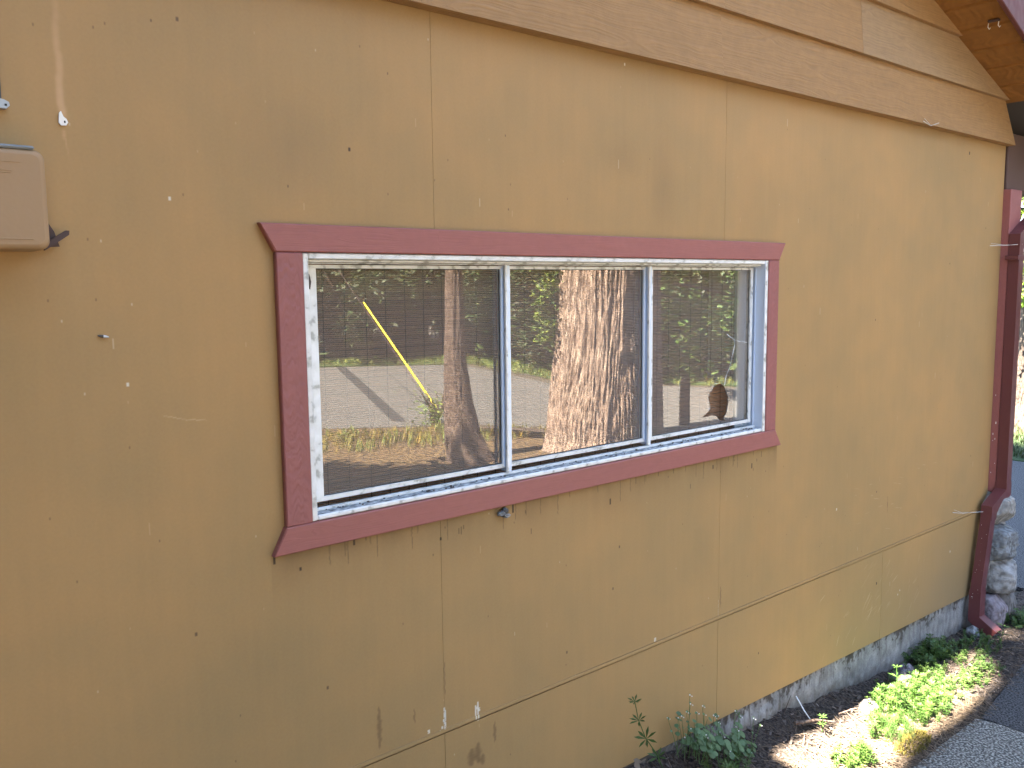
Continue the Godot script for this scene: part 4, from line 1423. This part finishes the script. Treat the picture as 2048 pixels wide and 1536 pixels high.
func weeds() -> void:
	var r := rng(404)
	# tall cleavers at the left, up the wall
	cleaver("cleavers", [Vector3(0.86, 0.20, 0.06), Vector3(0.80, 0.30, 0.075), Vector3(0.735, 0.385, 0.08), Vector3(0.70, 0.46, 0.08), Vector3(0.682, 0.53, 0.08)], [[0.22, 1.1], [0.48, 1.25], [0.73, 1.05], [0.98, 0.75, 9]], 0.034, M.leaf_mid, 1, "tallest single cleavers stem leaning up the wall", "cleavers stems")
	cleaver("cleavers", [Vector3(1.25, 0.07, 0.085), Vector3(1.25, 0.13, 0.082), Vector3(1.245, 0.20, 0.08), Vector3(1.248, 0.29, 0.078)], [[0.3, 1.0], [0.68, 1.1, 9], [0.98, 0.7]], 0.032, M.leaf_mid, 2, "upright cleavers stem before the buried end of the foundation", "cleavers stems")
	cleaver("cleavers", [Vector3(1.98, 0.05, 0.24), Vector3(1.985, 0.10, 0.235), Vector3(2.0, 0.165, 0.23), Vector3(2.005, 0.21, 0.23)], [[0.25, 0.9], [0.5, 1.1], [0.75, 1.0], [0.98, 0.7]], 0.036, M.leaf_lime, 3, "sunlit cleavers stem at the left end of the bright clump", "cleavers stems")
	cleaver("cleavers", [Vector3(1.88, 0.05, 0.27), Vector3(1.875, 0.10, 0.265), Vector3(1.86, 0.15, 0.26)], [[0.4, 1.0], [0.7, 1.1], [0.98, 0.8]], 0.034, M.leaf_lime, 4, "short sunlit cleavers stem just left of the bright clump", "cleavers stems")
	cleaver("cleavers", [Vector3(2.13, 0.05, 0.24), Vector3(2.135, 0.12, 0.235), Vector3(2.14, 0.19, 0.23), Vector3(2.142, 0.25, 0.225)], [[0.25, 1.0], [0.5, 1.1], [0.75, 1.0], [0.98, 0.7]], 0.036, M.leaf_lime, 6, "tall sunlit cleavers stem rising from the bright clump", "cleavers stems")
	cleaver("cleavers", [Vector3(3.30, 0.01, 0.20), Vector3(3.31, 0.05, 0.205), Vector3(3.32, 0.10, 0.21)], [[0.55, 1.2], [0.98, 1.3]], 0.034, M.leaf_mid, 5, "small cleavers stem in front of the downspout shoe", "cleavers stems")
	cleaver("cleavers", [Vector3(1.70, 0.09, 0.15), Vector3(1.70, 0.12, 0.15), Vector3(1.695, 0.155, 0.152)], [[0.5, 0.9], [0.98, 0.9]], 0.026, M.leaf_mid, 9, "tiny cleavers seedling alone on bare soil", "cleavers stems")
	# clumps
	clump("bright sunlit bank of cleavers beside the concrete path", 2.30, 0.235, 0.30, 0.13, 330, 0.075, M.leaf_lime, 11, 0.17, 7)
	clump("shaded green ground cover behind the sunlit cleavers", 2.55, 0.13, 0.24, 0.07, 150, 0.055, M.leaf_mid, 12, 0.22, 6)
	clump("shaded green weeds growing against the foundation end", 2.86, 0.05, 0.17, 0.05, 90, 0.085, M.leaf_mid, 13, 0.2, 7)
	clump("low green weeds at the foot of the downspout", 3.12, 0.14, 0.26, 0.10, 170, 0.045, M.leaf_mid, 14, 0.22, 6)
	clump("green weeds at the edge of the driveway mulch", 2.80, 0.29, 0.20, 0.07, 110, 0.045, M.leaf_mid, 15, 0.25, 6)
	clump("small green tuft beside the stone pier", 3.66, 0.17, 0.10, 0.06, 40, 0.07, M.leaf_mid, 16, 0.2, 7)
	clump("pale feathery tuft in the sunlit needles", 1.98, 0.30, 0.13, 0.06, 80, 0.085, M.leaf_lime, 17, 0.05, 8)
	clump("bright weed tuft at the bottom edge of the sunlit soil", 1.66, 0.31, 0.13, 0.06, 60, 0.07, M.leaf_lime, 18, 0.2, 6)
	clump("dense bright green cleavers below the flowering weed", 1.03, 0.19, 0.10, 0.06, 46, 0.11, M.leaf_mid, 19, 0.12, 8)
	# flowering weed with round leaves
	var o := node("flowering_weed")
	o.position = Vector3(1.08, 0.19, 0.10)
	tag(o, "round leaved weed with tiny white flowers against the wall", "weed")
	var stems := Mb.new()
	var leaves := Mb.new()
	var flowers := Mb.new()
	for k in 75:
		var a := r.randf() * TAU
		var q := sqrt(r.randf())
		var foot := Vector3(cos(a) * q * 0.20, -0.08 * cos(a) * q, sin(a) * q * 0.075)
		var h := r.randf_range(0.04, 0.13) if k < 58 else r.randf_range(0.12, 0.20)
		var top := foot + Vector3(r.randf_range(-0.05, 0.05), h, r.randf_range(-0.02, 0.03))
		stems.col = Color(0.9, 0.95, 0.7)
		stems.tube([foot, foot.lerp(top, 0.5) + Vector3(0.004, 0, 0), top], [0.0012, 0.001, 0.0007], 4, false)
		var n := 3 if k < 58 else 2
		for j in n:
			var p := foot.lerp(top, 0.35 + 0.65 * (j + 1.0) / n)
			var out := Vector3(r.randf_range(-1, 1), r.randf_range(0.0, 0.6), r.randf_range(-0.4, 1)).normalized()
			var s := r.randf_range(0.008, 0.016) if k < 58 else 0.005
			var nn := (Vector3(0, 1, 0) + out * 0.6 + Vector3(0, 0, 0.5)).normalized()
			var e1 := nn.cross(Vector3(1, 0.2, 0)).normalized()
			var e2 := nn.cross(e1)
			leaves.col = Color(1, 1, 1) * r.randf_range(0.65, 1.5)
			var ctr := p + out * s
			for t in 7:
				var a0 := TAU * t / 7
				var a1 := TAU * (t + 1) / 7
				leaves.tri(ctr, ctr + (e1 * cos(a0) + e2 * sin(a0) * 0.85) * s, ctr + (e1 * cos(a1) + e2 * sin(a1) * 0.85) * s, nn)
		if k % 2 == 0 or k > 58:
			rockmesh_small(flowers, top, 0.0032)
			if k > 58:
				rockmesh_small(flowers, top + Vector3(0.008, -0.006, 0.003), 0.0026)
	obj("stems", stems, M.leaf_round, o)
	kind(obj("leaves", leaves, M.leaf_round, o), "stuff")
	kind(obj("flowers", flowers, M.white, o), "stuff")
	# curled dry leaf at the wall
	var b := Mb.new()
	var ctr := Vector3(0.735, 0.285, 0.055)
	var pts := []
	for k in 14:
		var a := TAU * k / 14
		var rad := 0.026 if k % 3 else 0.013
		pts.append(ctr + Vector3(cos(a) * rad, sin(a) * rad * 0.75, 0.012 * sin(a * 2.0)))
	for k in 14:
		b.tri(ctr, pts[k], pts[(k + 1) % 14], Vector3(0, 0.2, 1).normalized())
	var lf := obj("dry_leaf", b, M.straw)
	tag(lf, "curled dry brown lobed leaf leaning on the wall", "leaf")
	# moss mound at the path edge
	o = node("moss_mound")
	o.position = Vector3(1.98, 0.02, 0.375)
	tag(o, "yellow green moss mound spilling over the path edge", "moss")
	b = Mb.new()
	for k in 900:
		var a := r.randf() * TAU
		var q := sqrt(r.randf())
		var p := Vector3(cos(a) * q * 0.13, 0.035 * (1 - q * q), sin(a) * q * 0.05)
		var t := p + Vector3(r.randf_range(-0.012, 0.012), r.randf_range(0.008, 0.022), r.randf_range(-0.012, 0.012))
		b.col = Color(1, 1, 1) * r.randf_range(0.4, 1.4)
		b.leaf(p, t, Vector3(r.randf_range(-1, 1), 0, r.randf_range(-1, 1)).normalized() * 0.0022)
	kind(obj("blades", b, M.moss, o), "stuff")
	# rocks in the soil
	for q in [[2.44, 0.105, 0.085, 0.045, 0.05, 4, "rounded tan rock half buried by the foundation"], [2.60, 0.055, 0.055, 0.03, 0.035, 3, "small mauve rock against the foundation behind the tan rock"], [2.09, 0.14, 0.06, 0.025, 0.04, 4, "flat brown rock sunk in the shaded soil"], [3.32, 0.06, 0.05, 0.035, 0.035, 1, "grey rock at the foot of the foundation corner"]]:
		b = Mb.new()
		rockmesh(b, Vector3(0, 0, 0), Vector3(q[2], q[3], q[4]), 500 + int(q[0] * 10), 0.3, 0.4, 0.2)
		var rk := obj("rock", b, M.stone[q[5]])
		rk.position = Vector3(q[0], bed_y(q[0], q[1]) + q[3] * 0.3, q[1])
		tag(rk, q[6], "rock")
	# sticks big enough to pick out
	for q in [[Vector3(1.60, 0.135, 0.09), Vector3(1.70, 0.125, 0.12), Vector3(1.79, 0.095, 0.14), 0.007, M.grey_bark, "thick dead stick lying on the shaded soil"], [Vector3(1.72, 0.18, 0.02), Vector3(1.70, 0.145, 0.07), Vector3(1.69, 0.12, 0.11), 0.0028, M.white, "pale peeled twig leaning from the foundation"], [Vector3(1.60, 0.14, 0.035), Vector3(1.615, 0.17, 0.04), Vector3(1.65, 0.215, 0.04), 0.0017, M.dark_bark, "thin dark twig standing against the foundation"], [Vector3(1.86, 0.10, 0.13), Vector3(1.93, 0.105, 0.15), Vector3(1.99, 0.10, 0.165), 0.003, M.grey_bark, "thin grey twig lying beside the tan rock"]]:
		b = Mb.new()
		b.tube([q[0], q[1], q[2]], [q[3], q[3] * 0.95, q[3] * 0.6], 7)
		tag(obj("stick", b, q[4]), q[5], "stick")
	# litter: bark crumbs in the shade, dry needles
	b = Mb.new()
	b.box(Vector3(-0.5, 0, -0.16), Vector3(0.5, 0.12, 0.16), 0.03)
	var pl := []
	for k in 5200:
		var x := r.randf_range(0.5, 3.9)
		var z := r.randf_range(0.0, 0.42)
		var s := r.randf_range(0.003, 0.018) * (0.6 + 0.8 * r.randf() * r.randf())
		var bs := Basis.from_euler(Vector3(r.randf_range(-0.5, 0.5), r.randf() * TAU, r.randf_range(-0.5, 0.5))).scaled(Vector3.ONE * s * 1.5)
		var t := r.randf_range(0.35, 1.5)
		if r.randf() < 0.05:
			t = 2.6
		pl.append([Transform3D(bs, Vector3(x, bed_y(x, z) + 0.004, z)), Color(t, t * 0.95, t * 0.92)])
	tag(scatter("bark_litter", self, b.mesh(M.chip), pl), "dark bark crumbs scattered over the shaded soil", "litter")
	b = Mb.new()
	b.box(Vector3(-0.5, 0, -0.012), Vector3(0.5, 0.02, 0.012), 0.0)
	pl = []
	for k in 5200:
		var x := r.randf_range(0.9, 2.6)
		var z := clampf(r.randfn(0.31, 0.06), 0.01, 0.44)
		if k % 14 == 0:
			x = r.randf_range(0.4, 4.0)
			z = r.randf_range(0.0, 0.44)
		var s := r.randf_range(0.02, 0.075)
		var bs := Basis.from_euler(Vector3(r.randf_range(-0.3, 0.3), r.randf() * TAU, r.randf_range(-0.35, 0.35))).scaled(Vector3(s, 0.06, 0.09))
		var t := r.randf_range(0.5, 1.5)
		pl.append([Transform3D(bs, Vector3(x, bed_y(x, z) + 0.006 + r.randf() * 0.006, z)), Color(t, t * 0.92, t * 0.85)])
	tag(scatter("dry_needles", self, b.mesh(M.straw), pl), "dry straw coloured needles covering the sunlit soil strip", "litter")

func rockmesh_small(b: Mb, p: Vector3, s: float) -> void:
	var d := [Vector3(s, 0, 0), Vector3(0, 0, s), Vector3(-s, 0, 0), Vector3(0, 0, -s)]
	for k in 4:
		var q: Vector3 = d[k]
		var w: Vector3 = d[(k + 1) % 4]
		b.tri(p + q, p + w, p + Vector3(0, s, 0), (q + w + Vector3(0, s, 0)).normalized())
		b.tri(p + q, p + w, p - Vector3(0, s, 0), (q + w - Vector3(0, s, 0)).normalized())

# ------------------------------------------------------------------ trees and road side, seen in the glass
func leaf_cluster(m: Material, sd: int, n: int, spread: float, size: float) -> ArrayMesh:
	var b := Mb.new()
	var r := rng(sd)
	for k in n:
		var p := Vector3(r.randfn(0, 1), r.randfn(0, 0.7), r.randfn(0, 1)) * spread * 0.5
		var d := Vector3(r.randf_range(-1, 1), r.randf_range(-0.6, 0.4), r.randf_range(-1, 1)).normalized()
		var s := size * r.randf_range(0.6, 1.3)
		var w := d.cross(Vector3(r.randf_range(-0.5, 0.5), 1, r.randf_range(-0.5, 0.5))).normalized() * s * 0.3
		b.col = Color(1, 1, 1) * r.randf_range(0.6, 1.4)
		b.quad(p, p + d * s * 0.5 + w, p + d * s, p + d * s * 0.5 - w)
	return b.mesh(m)

func trunk_mesh(b: Mb, axis: Array, radii: Array, nu: int, nv: int, ridge: float, freq: float, sd: int, flare := 0.0) -> void:
	var f := noise(1.0, sd, 3, FastNoiseLite.TYPE_SIMPLEX_SMOOTH, FastNoiseLite.FRACTAL_RIDGED)
	var g := noise(1.0, sd + 1, 2)
	var rows := []
	for i in nv:
		var t := float(i) / (nv - 1) * (axis.size() - 1)
		var k := mini(int(t), axis.size() - 2)
		var p: Vector3 = axis[k].lerp(axis[k + 1], t - k)
		var rad := lerpf(radii[k], radii[k + 1], t - k)
		var row := PackedVector3Array()
		for j in nu:
			var a := TAU * j / nu
			var c := Vector3(cos(a), 0, sin(a))
			var q := c * rad * freq
			var sway := g.get_noise_3d(c.x, p.y * 0.9, c.z) * 0.30
			var n := f.get_noise_3d(q.x + sway, p.y * freq * 0.032, q.z + sway)
			var big := g.get_noise_3d(c.x * 1.5, p.y * 0.2, c.z * 1.5)
			row.append(p + c * (rad * (1.0 + 0.10 * big) + ridge * (n - 0.2)))
		rows.append(row)
	b.grid(rows, true, true)

func crown(o: Node3D, called: String, m: Material, blobs: Array, count: int, sd: int, spread := 0.3, size := 0.16, each := 10) -> void:
	var r := rng(sd)
	for v in 2:
		var ms := leaf_cluster(m, sd + v, each, spread, size)
		var pl := []
		for k in count / 2:
			var bl: Array = blobs[r.randi() % blobs.size()]
			var d := Vector3(r.randfn(0, 1), r.randfn(0, 1), r.randfn(0, 1)).normalized() * pow(r.randf(), 0.45)
			var p: Vector3 = bl[0] + d * bl[1]
			var s := r.randf_range(0.6, 1.4)
			var t := r.randf_range(0.55, 1.45)
			if p.y + o.position.y < 0.05:
				continue
			pl.append([Transform3D(Basis.from_euler(Vector3(r.randf_range(-0.4, 0.4), r.randf() * TAU, r.randf_range(-0.4, 0.4))).scaled(Vector3.ONE * s), p), Color(t * r.randf_range(0.85, 1.2), t, t * r.randf_range(0.7, 1.0))])
		scatter(called, o, ms, pl)

func conifer(at: Vector3, h: float, rad: float, low: float, sd: int, label: String, group: String, tr := 0.3, count := 1400) -> void:
	var o := node("conifer_tree")
	o.position = at
	tag(o, label, "tree", group)
	var r := rng(sd)
	var b := Mb.new()
	trunk_mesh(b, [Vector3(0, -0.1, 0), Vector3(0, 0.5, 0), Vector3(0.05, h * 0.5, 0), Vector3(0, h, 0)], [tr * 1.4, tr, tr * 0.6, 0.03], 24, 14, 0.03, 6.0, sd)
	obj("trunk", b, M.dark_bark, o)
	var blobs := []
	for k in 34:
		var t := pow(r.randf(), 0.8)
		var a := r.randf() * TAU
		var d := rad * (1 - t) * r.randf_range(0.3, 1.0)
		blobs.append([Vector3(cos(a) * d, lerpf(low, h, t), sin(a) * d), Vector3(rad * 0.36 * (1.15 - t), 0.35, rad * 0.36 * (1.15 - t))])
	crown(o, "crown", M.leaf_dark, blobs, count, sd, 0.55, 0.30, 12)

func shrub(at: Vector3, r0: Vector3, sd: int, m: Material, label: String, count: int, size := 0.09) -> void:
	var o := node("shrub")
	o.position = at
	tag(o, label, "shrub", "thicket beyond the road" if label.contains("thicket") else "shrubs beyond the road")
	var r := rng(sd)
	var b := Mb.new()
	for k in 7:
		var a := r.randf() * TAU
		var top := Vector3(cos(a) * r0.x * 0.6, r0.y * r.randf_range(0.7, 1.1), sin(a) * r0.z * 0.6)
		b.tube([Vector3(0, -0.05, 0), top * 0.5 + Vector3(0.05, 0, 0), top], [0.03, 0.02, 0.008], 5, false)
	obj("stems", b, M.grey_bark, o)
	var blobs := []
	for k in 9:
		blobs.append([Vector3(r.randf_range(-1, 1) * r0.x * 0.7, r0.y * r.randf_range(0.25, 0.95), r.randf_range(-1, 1) * r0.z * 0.7), r0 * 0.38])
	crown(o, "foliage", m, blobs, count, sd, 0.22, size, 9)

func outside() -> void:
	var r := rng(900)
	# big redwood across the yard, whose bark fills the middle pane
	var o := node("redwood_tree")
	o.position = Vector3(5.60, 0, 4.86)
	tag(o, "massive redwood trunk with deep furrowed bark mirrored in the middle pane", "tree")
	var lat := Vector3(0.7, 0, -0.714)
	var b := Mb.new()
	trunk_mesh(b, [Vector3(0, -0.1, 0), Vector3(0, 0.15, 0), lat * 0.03 + Vector3(0, 0.8, 0), lat * 0.07 + Vector3(0, 1.6, 0), lat * 0.09 + Vector3(0, 2.6, 0)], [0.60, 0.545, 0.50, 0.455, 0.44], 420, 150, 0.036, 15.0, 31)
	obj("trunk", b, M.redwood, o)
	b = Mb.new()
	trunk_mesh(b, [lat * 0.09 + Vector3(0, 2.58, 0), Vector3(0.1, 8, 0), Vector3(0.1, 18, 0), Vector3(0, 24, 0)], [0.44, 0.38, 0.2, 0.05], 60, 30, 0.04, 8.0, 33)
	obj("upper_trunk", b, M.redwood, o)
	var blobs := []
	for k in 40:
		var a := r.randf() * TAU
		var t := r.randf()
		var d := 2.6 * (1.05 - t) * r.randf_range(0.3, 1.0)
		blobs.append([Vector3(cos(a) * d, 10 + 14 * t, sin(a) * d), Vector3(0.9, 0.4, 0.9) * (1.2 - t)])
	crown(o, "crown", M.leaf_dark, blobs, 1800, 34, 0.5, 0.28, 12)
	blobs = []
	for k in 9:
		blobs.append([lat * (-0.56 + 0.06 * sin(k * 1.7)) + Vector3(0, 1.25 + 0.13 * k, 0) + Vector3(-0.1, 0, -0.1), Vector3(0.07, 0.08, 0.07)])
	crown(o, "sprouts", M.leaf_bright, blobs, 110, 35, 0.09, 0.045, 8)
	# unseen redwood added at the left, placed and shaped to shade the path
	o = node("redwood_tree")
	o.position = Vector3(-5.0, 0, 1.40)
	tag(o, "unseen tall redwood added left of the view to shade the path", "tree")
	b = Mb.new()
	trunk_mesh(b, [Vector3(0, -0.1, 0), Vector3(0, 0.4, 0), Vector3(0, 6, 0), Vector3(0, 14, 0), Vector3(0, 30, 0)], [0.78, 0.66, 0.60, 0.54, 0.06], 72, 60, 0.05, 8.0, 41)
	obj("trunk", b, M.redwood, o)
	blobs = []
	for k in 60:
		var a := r.randf() * TAU
		var t := r.randf()
		var d := 3.0 * (1.05 - t) * r.randf_range(0.2, 1.0)
		blobs.append([Vector3(cos(a) * d, 15.6 + 13 * t, sin(a) * d), Vector3(1.0, 0.4, 1.0) * (1.2 - t)])
	crown(o, "crown", M.leaf_dark, blobs, 3600, 44, 0.5, 0.28, 12)
	o = node("added_shade_tree")  # unseen tree added to shade the yard and hold back sky light
	o.position = Vector3(-1.6, 0, 5.2)
	tag(o, "unseen broad leafed tree added behind the camera to shade the yard", "tree")
	b = Mb.new()
	trunk_mesh(b, [Vector3(0, -0.1, 0), Vector3(0, 0.3, 0), Vector3(0.1, 2.5, 0), Vector3(0, 5.5, 0.1)], [0.3, 0.2, 0.15, 0.03], 32, 30, 0.012, 20.0, 47)
	obj("trunk", b, M.grey_bark, o)
	blobs = []
	for k in 22:
		blobs.append([Vector3(r.randf_range(-1.9, 1.9), r.randf_range(3.2, 6.2), r.randf_range(-1.0, 0.9)), Vector3(0.6, 0.4, 0.5)])
	crown(o, "crown", M.leaf_mid, blobs, 1500, 48, 0.4, 0.15, 10)
	# leaning slim trunk seen in the left pane
	o = node("leaning_tree")
	o.position = Vector3(4.18, 0, 5.32)
	tag(o, "slim brown trunk with flared foot mirrored in the left pane", "tree")
	b = Mb.new()
	trunk_mesh(b, [Vector3(0, -0.1, 0), lat * 0.0, lat * -0.08 + Vector3(0, 0.28, 0), lat * -0.125 + Vector3(0, 0.65, 0), lat * -0.145 + Vector3(0, 1.07, 0), lat * -0.14 + Vector3(0, 2.0, 0), lat * -0.10 + Vector3(0.1, 6, 0), Vector3(0.2, 13, 0.2)], [0.30, 0.25, 0.19, 0.15, 0.112, 0.088, 0.07, 0.02], 72, 90, 0.012, 22.0, 51)
	obj("trunk", b, M.grey_bark, o)
	blobs = []
	for k in 14:
		blobs.append([Vector3(r.randf_range(-1.4, 1.4), r.randf_range(9, 13.5), r.randf_range(-1.4, 1.4)), Vector3(0.7, 0.4, 0.7)])
	crown(o, "crown", M.leaf_mid, blobs, 900, 55, 0.4, 0.16, 10)
	# thin tree whose leafy branches show in the right pane
	o = node("leafy_tree")
	o.position = Vector3(6.86, 0, 5.02)
	tag(o, "thin tree with bright leaves and grey branches mirrored in the right pane", "tree")
	b = Mb.new()
	trunk_mesh(b, [Vector3(0, -0.1, 0), Vector3(0.02, 0.8, 0.04), Vector3(0.06, 2.0, 0.10), Vector3(0.1, 4.2, 0.2)], [0.085, 0.07, 0.06, 0.02], 24, 30, 0.006, 30.0, 61)
	obj("trunk", b, M.redwood, o)
	for q in [[Vector3(0.30, 1.84, 0.02), Vector3(0.62, 1.78, -0.20), Vector3(1.25, 1.60, -0.55), 0.026], [Vector3(0.05, 1.72, 0.08), Vector3(0.45, 1.62, -0.06), Vector3(0.95, 1.38, -0.35), 0.016], [Vector3(0.05, 1.5, 0.08), Vector3(0.5, 1.42, -0.1), Vector3(0.9, 1.25, -0.2), 0.012], [Vector3(0.06, 2.1, 0.1), Vector3(0.5, 2.2, -0.2), Vector3(1.1, 1.95, -0.6), 0.018]]:
		b = Mb.new()
		b.tube([q[0], q[1], q[2]], [q[3], q[3] * 0.8, q[3] * 0.35], 7)
		obj("branch", b, M.grey_bark, o)
	blobs = []
	for k in 26:
		var t := r.randf()
		blobs.append([Vector3(0.25 + 1.15 * t, r.randf_range(0.95, 2.3), -0.05 - 0.55 * t + r.randf_range(-0.25, 0.25)), Vector3(0.14, 0.11, 0.14)])
	crown(o, "foliage", M.leaf_bright, blobs, 420, 65, 0.14, 0.062, 8)
	# far trees and the undergrowth beyond the road
	var k := 0
	for p in [[-16, 32, 13], [-9, 30, 15], [-3, 27.5, 12], [1.5, 25, 14], [5.5, 23.5, 13], [9.5, 22, 15], [13, 19.5, 13], [15.5, 16.5, 14], [15.2, 12.8, 12], [17, 9.5, 14], [18.5, 6, 13], [19.5, 2.5, 14], [20.5, -1.5, 13], [22, -6, 15], [12.5, 23.5, 16], [18.5, 13.5, 16], [20, 18, 16], [4, 29, 16], [24, 3, 16], [-14, 22, 14]]:
		conifer(Vector3(p[0], 0, p[1]), p[2], 3.0, 0.9, 1000 + k * 13, "dark bushy conifer in the forest edge beyond the road", "dark conifers beyond the road", 0.3, 1300)
		k += 1
	var names := ["leftmost dark shrub beyond the road, past the grass corner", "sunlit shrub at the far road edge, left of the slim trunk", "dark shrub on the far road edge behind the yellow wire guard", "dark shrub behind the slim trunk across the road", "dark shrub where the road bends, left of the redwood", "dark shrub across the road behind the redwood", "yellow green shrub across the road right of the redwood", "dark shrub across the road behind the short post", "last dark shrub on the road edge towards the driveway", "shrub on the grass by the pale trunk past the driveway"]
	k = 0
	for p in [[4.5, 21.2], [7.6, 18.4], [9.8, 17.2], [12.0, 15.6], [12.2, 12.6], [12.0, 10.2], [13.2, 8.2], [14.3, 5.6], [15.6, 2.4], [16.5, -1.0]]:
		shrub(Vector3(p[0], 0, p[1]), Vector3(1.7, 2.5, 1.7), 2000 + k * 17, M.leaf_dark if k not in [1, 6] else M.leaf_mid, names[k], 900, 0.14)
		k += 1
	k = 0
	for p in [[2, 24], [6, 21.8], [9.2, 20], [11.6, 18.4], [14, 16.0], [14.6, 13.4], [14.6, 11.0], [16, 8.6], [17, 5.8], [18.2, 2.6], [19, -0.6], [14.5, 20.5], [12.5, 22], [16.5, 18.5], [10, 24.5], [4.5, 26.5], [16.0, 22.5], [8.0, 26.5], [0.0, 27.0]]:
		shrub(Vector3(p[0], 0, p[1]), Vector3(2.2, 2.9, 2.0), 4000 + k * 19, M.leaf_dark, "dark thicket shrub standing in the second row beyond the road", 700, 0.2)
		k += 1
	# past the driveway, in the slit right of the downspout
	o = node("pale_trunk_tree")
	o.position = Vector3(10.85, 0, -1.95)
	tag(o, "pale stringy bark trunk past the driveway, right of the downspout", "tree")
	b = Mb.new()
	trunk_mesh(b, [Vector3(0, -0.1, 0), Vector3(0, 0.3, 0), Vector3(0, 1.2, 0), Vector3(0.05, 5, 0), Vector3(0.1, 12, 0)], [0.75, 0.58, 0.50, 0.42, 0.1], 120, 60, 0.035, 14.0, 71)
	obj("trunk", b, M.dark_bark, o)
	blobs = []
	for j in 20:
		blobs.append([Vector3(r.randf_range(-1.8, 1.8), r.randf_range(3.2, 12), r.randf_range(-1.8, 1.8)), Vector3(0.8, 0.4, 0.8)])
	crown(o, "crown", M.leaf_mid, blobs, 900, 75, 0.4, 0.2, 10)
	blobs = []
	for j in 10:
		blobs.append([Vector3(-0.7 + r.randf_range(-0.2, 0.2), r.randf_range(1.2, 3.0), -0.15 + r.randf_range(-0.3, 0.6)), Vector3(0.22, 0.16, 0.22)])
	crown(o, "low_sprouts", M.leaf_bright, blobs, 160, 76, 0.2, 0.08, 9)
	# grass on the verges and the yard
	b = Mb.new()
	for j in 9:
		var a := r.randf() * TAU
		var root := Vector3(r.randf_range(-0.05, 0.05), 0, r.randf_range(-0.05, 0.05))
		var tip := root + Vector3(cos(a) * 0.05, r.randf_range(0.07, 0.16), sin(a) * 0.05)
		b.col = Color(1, 1, 1) * r.randf_range(0.7, 1.3)
		b.leaf(root, tip, Vector3(-sin(a), 0, cos(a)) * 0.006)
	var tuft := b.mesh(M.leaf_bright)
	var dark_tuft := b.mesh(M.leaf_dark)
	var zones := [
		["grass_tufts", "bright grass along the far side of the road", PackedVector2Array([Vector2(-8, 24.3), Vector2(3, 19.6), Vector2(8.3, 16.3), Vector2(10.95, 14.5), Vector2(10.5, 12.4), Vector2(9.95, 10.3), Vector2(10.8, 8.7), Vector2(11.8, 7.1), Vector2(12.8, 4), Vector2(14.5, -1), Vector2(16.5, -1), Vector2(14, 9), Vector2(12.2, 15.5), Vector2(4, 21.5), Vector2(-8, 26.5)]), 6000],
		["yard_grass", "yellowish grass on the yard edge before the road", PackedVector2Array([Vector2(0.5, 8.9), Vector2(3.9, 7.9), Vector2(5.4, 6.8), Vector2(6.4, 5.3), Vector2(6.9, 4.2), Vector2(5.4, 5.9), Vector2(4.6, 6.2), Vector2(3.0, 6.6), Vector2(0.5, 7.3)]), 900],
		["driveway_grass", "sunlit lawn grass past the driveway", PackedVector2Array([Vector2(8.3, -4), Vector2(11.5, -4), Vector2(11.5, -1.2), Vector2(9.3, 1.4), Vector2(8.3, 2.2)]), 1500],
	]
	for q in zones:
		var poly: PackedVector2Array = q[2]
		var box := Rect2(poly[0], Vector2.ZERO)
		for p in poly:
			box = box.expand(p)
		var pl := []
		var tries := 0
		while pl.size() < q[3] and tries < 200000:
			tries += 1
			var p := Vector2(r.randf_range(box.position.x, box.end.x), r.randf_range(box.position.y, box.end.y))
			if Geometry2D.is_point_in_polygon(p, poly):
				var t := r.randf_range(0.6, 1.2)
				var dry := r.randf() * (1.0 if q[0] == "yard_grass" else 0.35)
				pl.append([Transform3D(Basis(Vector3.UP, r.randf() * TAU).scaled(Vector3.ONE * r.randf_range(0.5, 1.2)), Vector3(p.x, -0.01, p.y)), Color(t * (1 + dry), t * (1 - 0.1 * dry), t * (1 - 0.3 * dry))])
		tag(scatter(q[0], self, dark_tuft if q[0] == "driveway_grass" else tuft, pl), q[1], "grass")
	# guy wire with a yellow guard
	o = node("guy_wire")
	o.position = Vector3(5.71, 0, 7.98)
	tag(o, "slanting steel guy wire with bright yellow guard at the road edge", "guy wire")
	var up := (Vector3(5.50, 1.61, 9.72) - Vector3(5.71, 0, 7.98))
	b = Mb.new()
	b.tube([Vector3(0, -0.1, 0), up * 4.2], [0.006, 0.006], 6)
	obj("wire", b, M.rust, o)
	b = Mb.new()
	b.tube([up * 0.03, up * 0.985, up], [0.017, 0.017, 0.007], 10)
	obj("guard", b, M.yellow, o)
	# small plants at the foot of the wire
	shrub(Vector3(5.25, 0, 7.55), Vector3(0.28, 0.42, 0.28), 3001, M.leaf_bright, "small yellow green weed at the foot of the guy wire", 60, 0.05)
	# post and log
	b = Mb.new()
	b.tube([Vector3(0, -0.2, 0), Vector3(0, 0.35, 0), Vector3(0.01, 0.60, 0), Vector3(0.01, 0.63, 0)], [0.075, 0.068, 0.064, 0.05], 14)
	var post := obj("post", b, M.dark_bark)
	post.position = Vector3(7.63, 0, 5.22)
	tag(post, "short dark wooden post mirrored left of the broken hole", "post")
	b = Mb.new()
	trunk_mesh(b, [Vector3(5.22, 0.08, 6.78), Vector3(5.5, 0.085, 6.15), Vector3(5.80, 0.08, 5.5)], [0.10, 0.105, 0.095], 20, 20, 0.012, 16.0, 91)
	var log := obj("log", b, M.dark_bark)
	tag(log, "dark log lying along the road edge between the two trunks", "log")
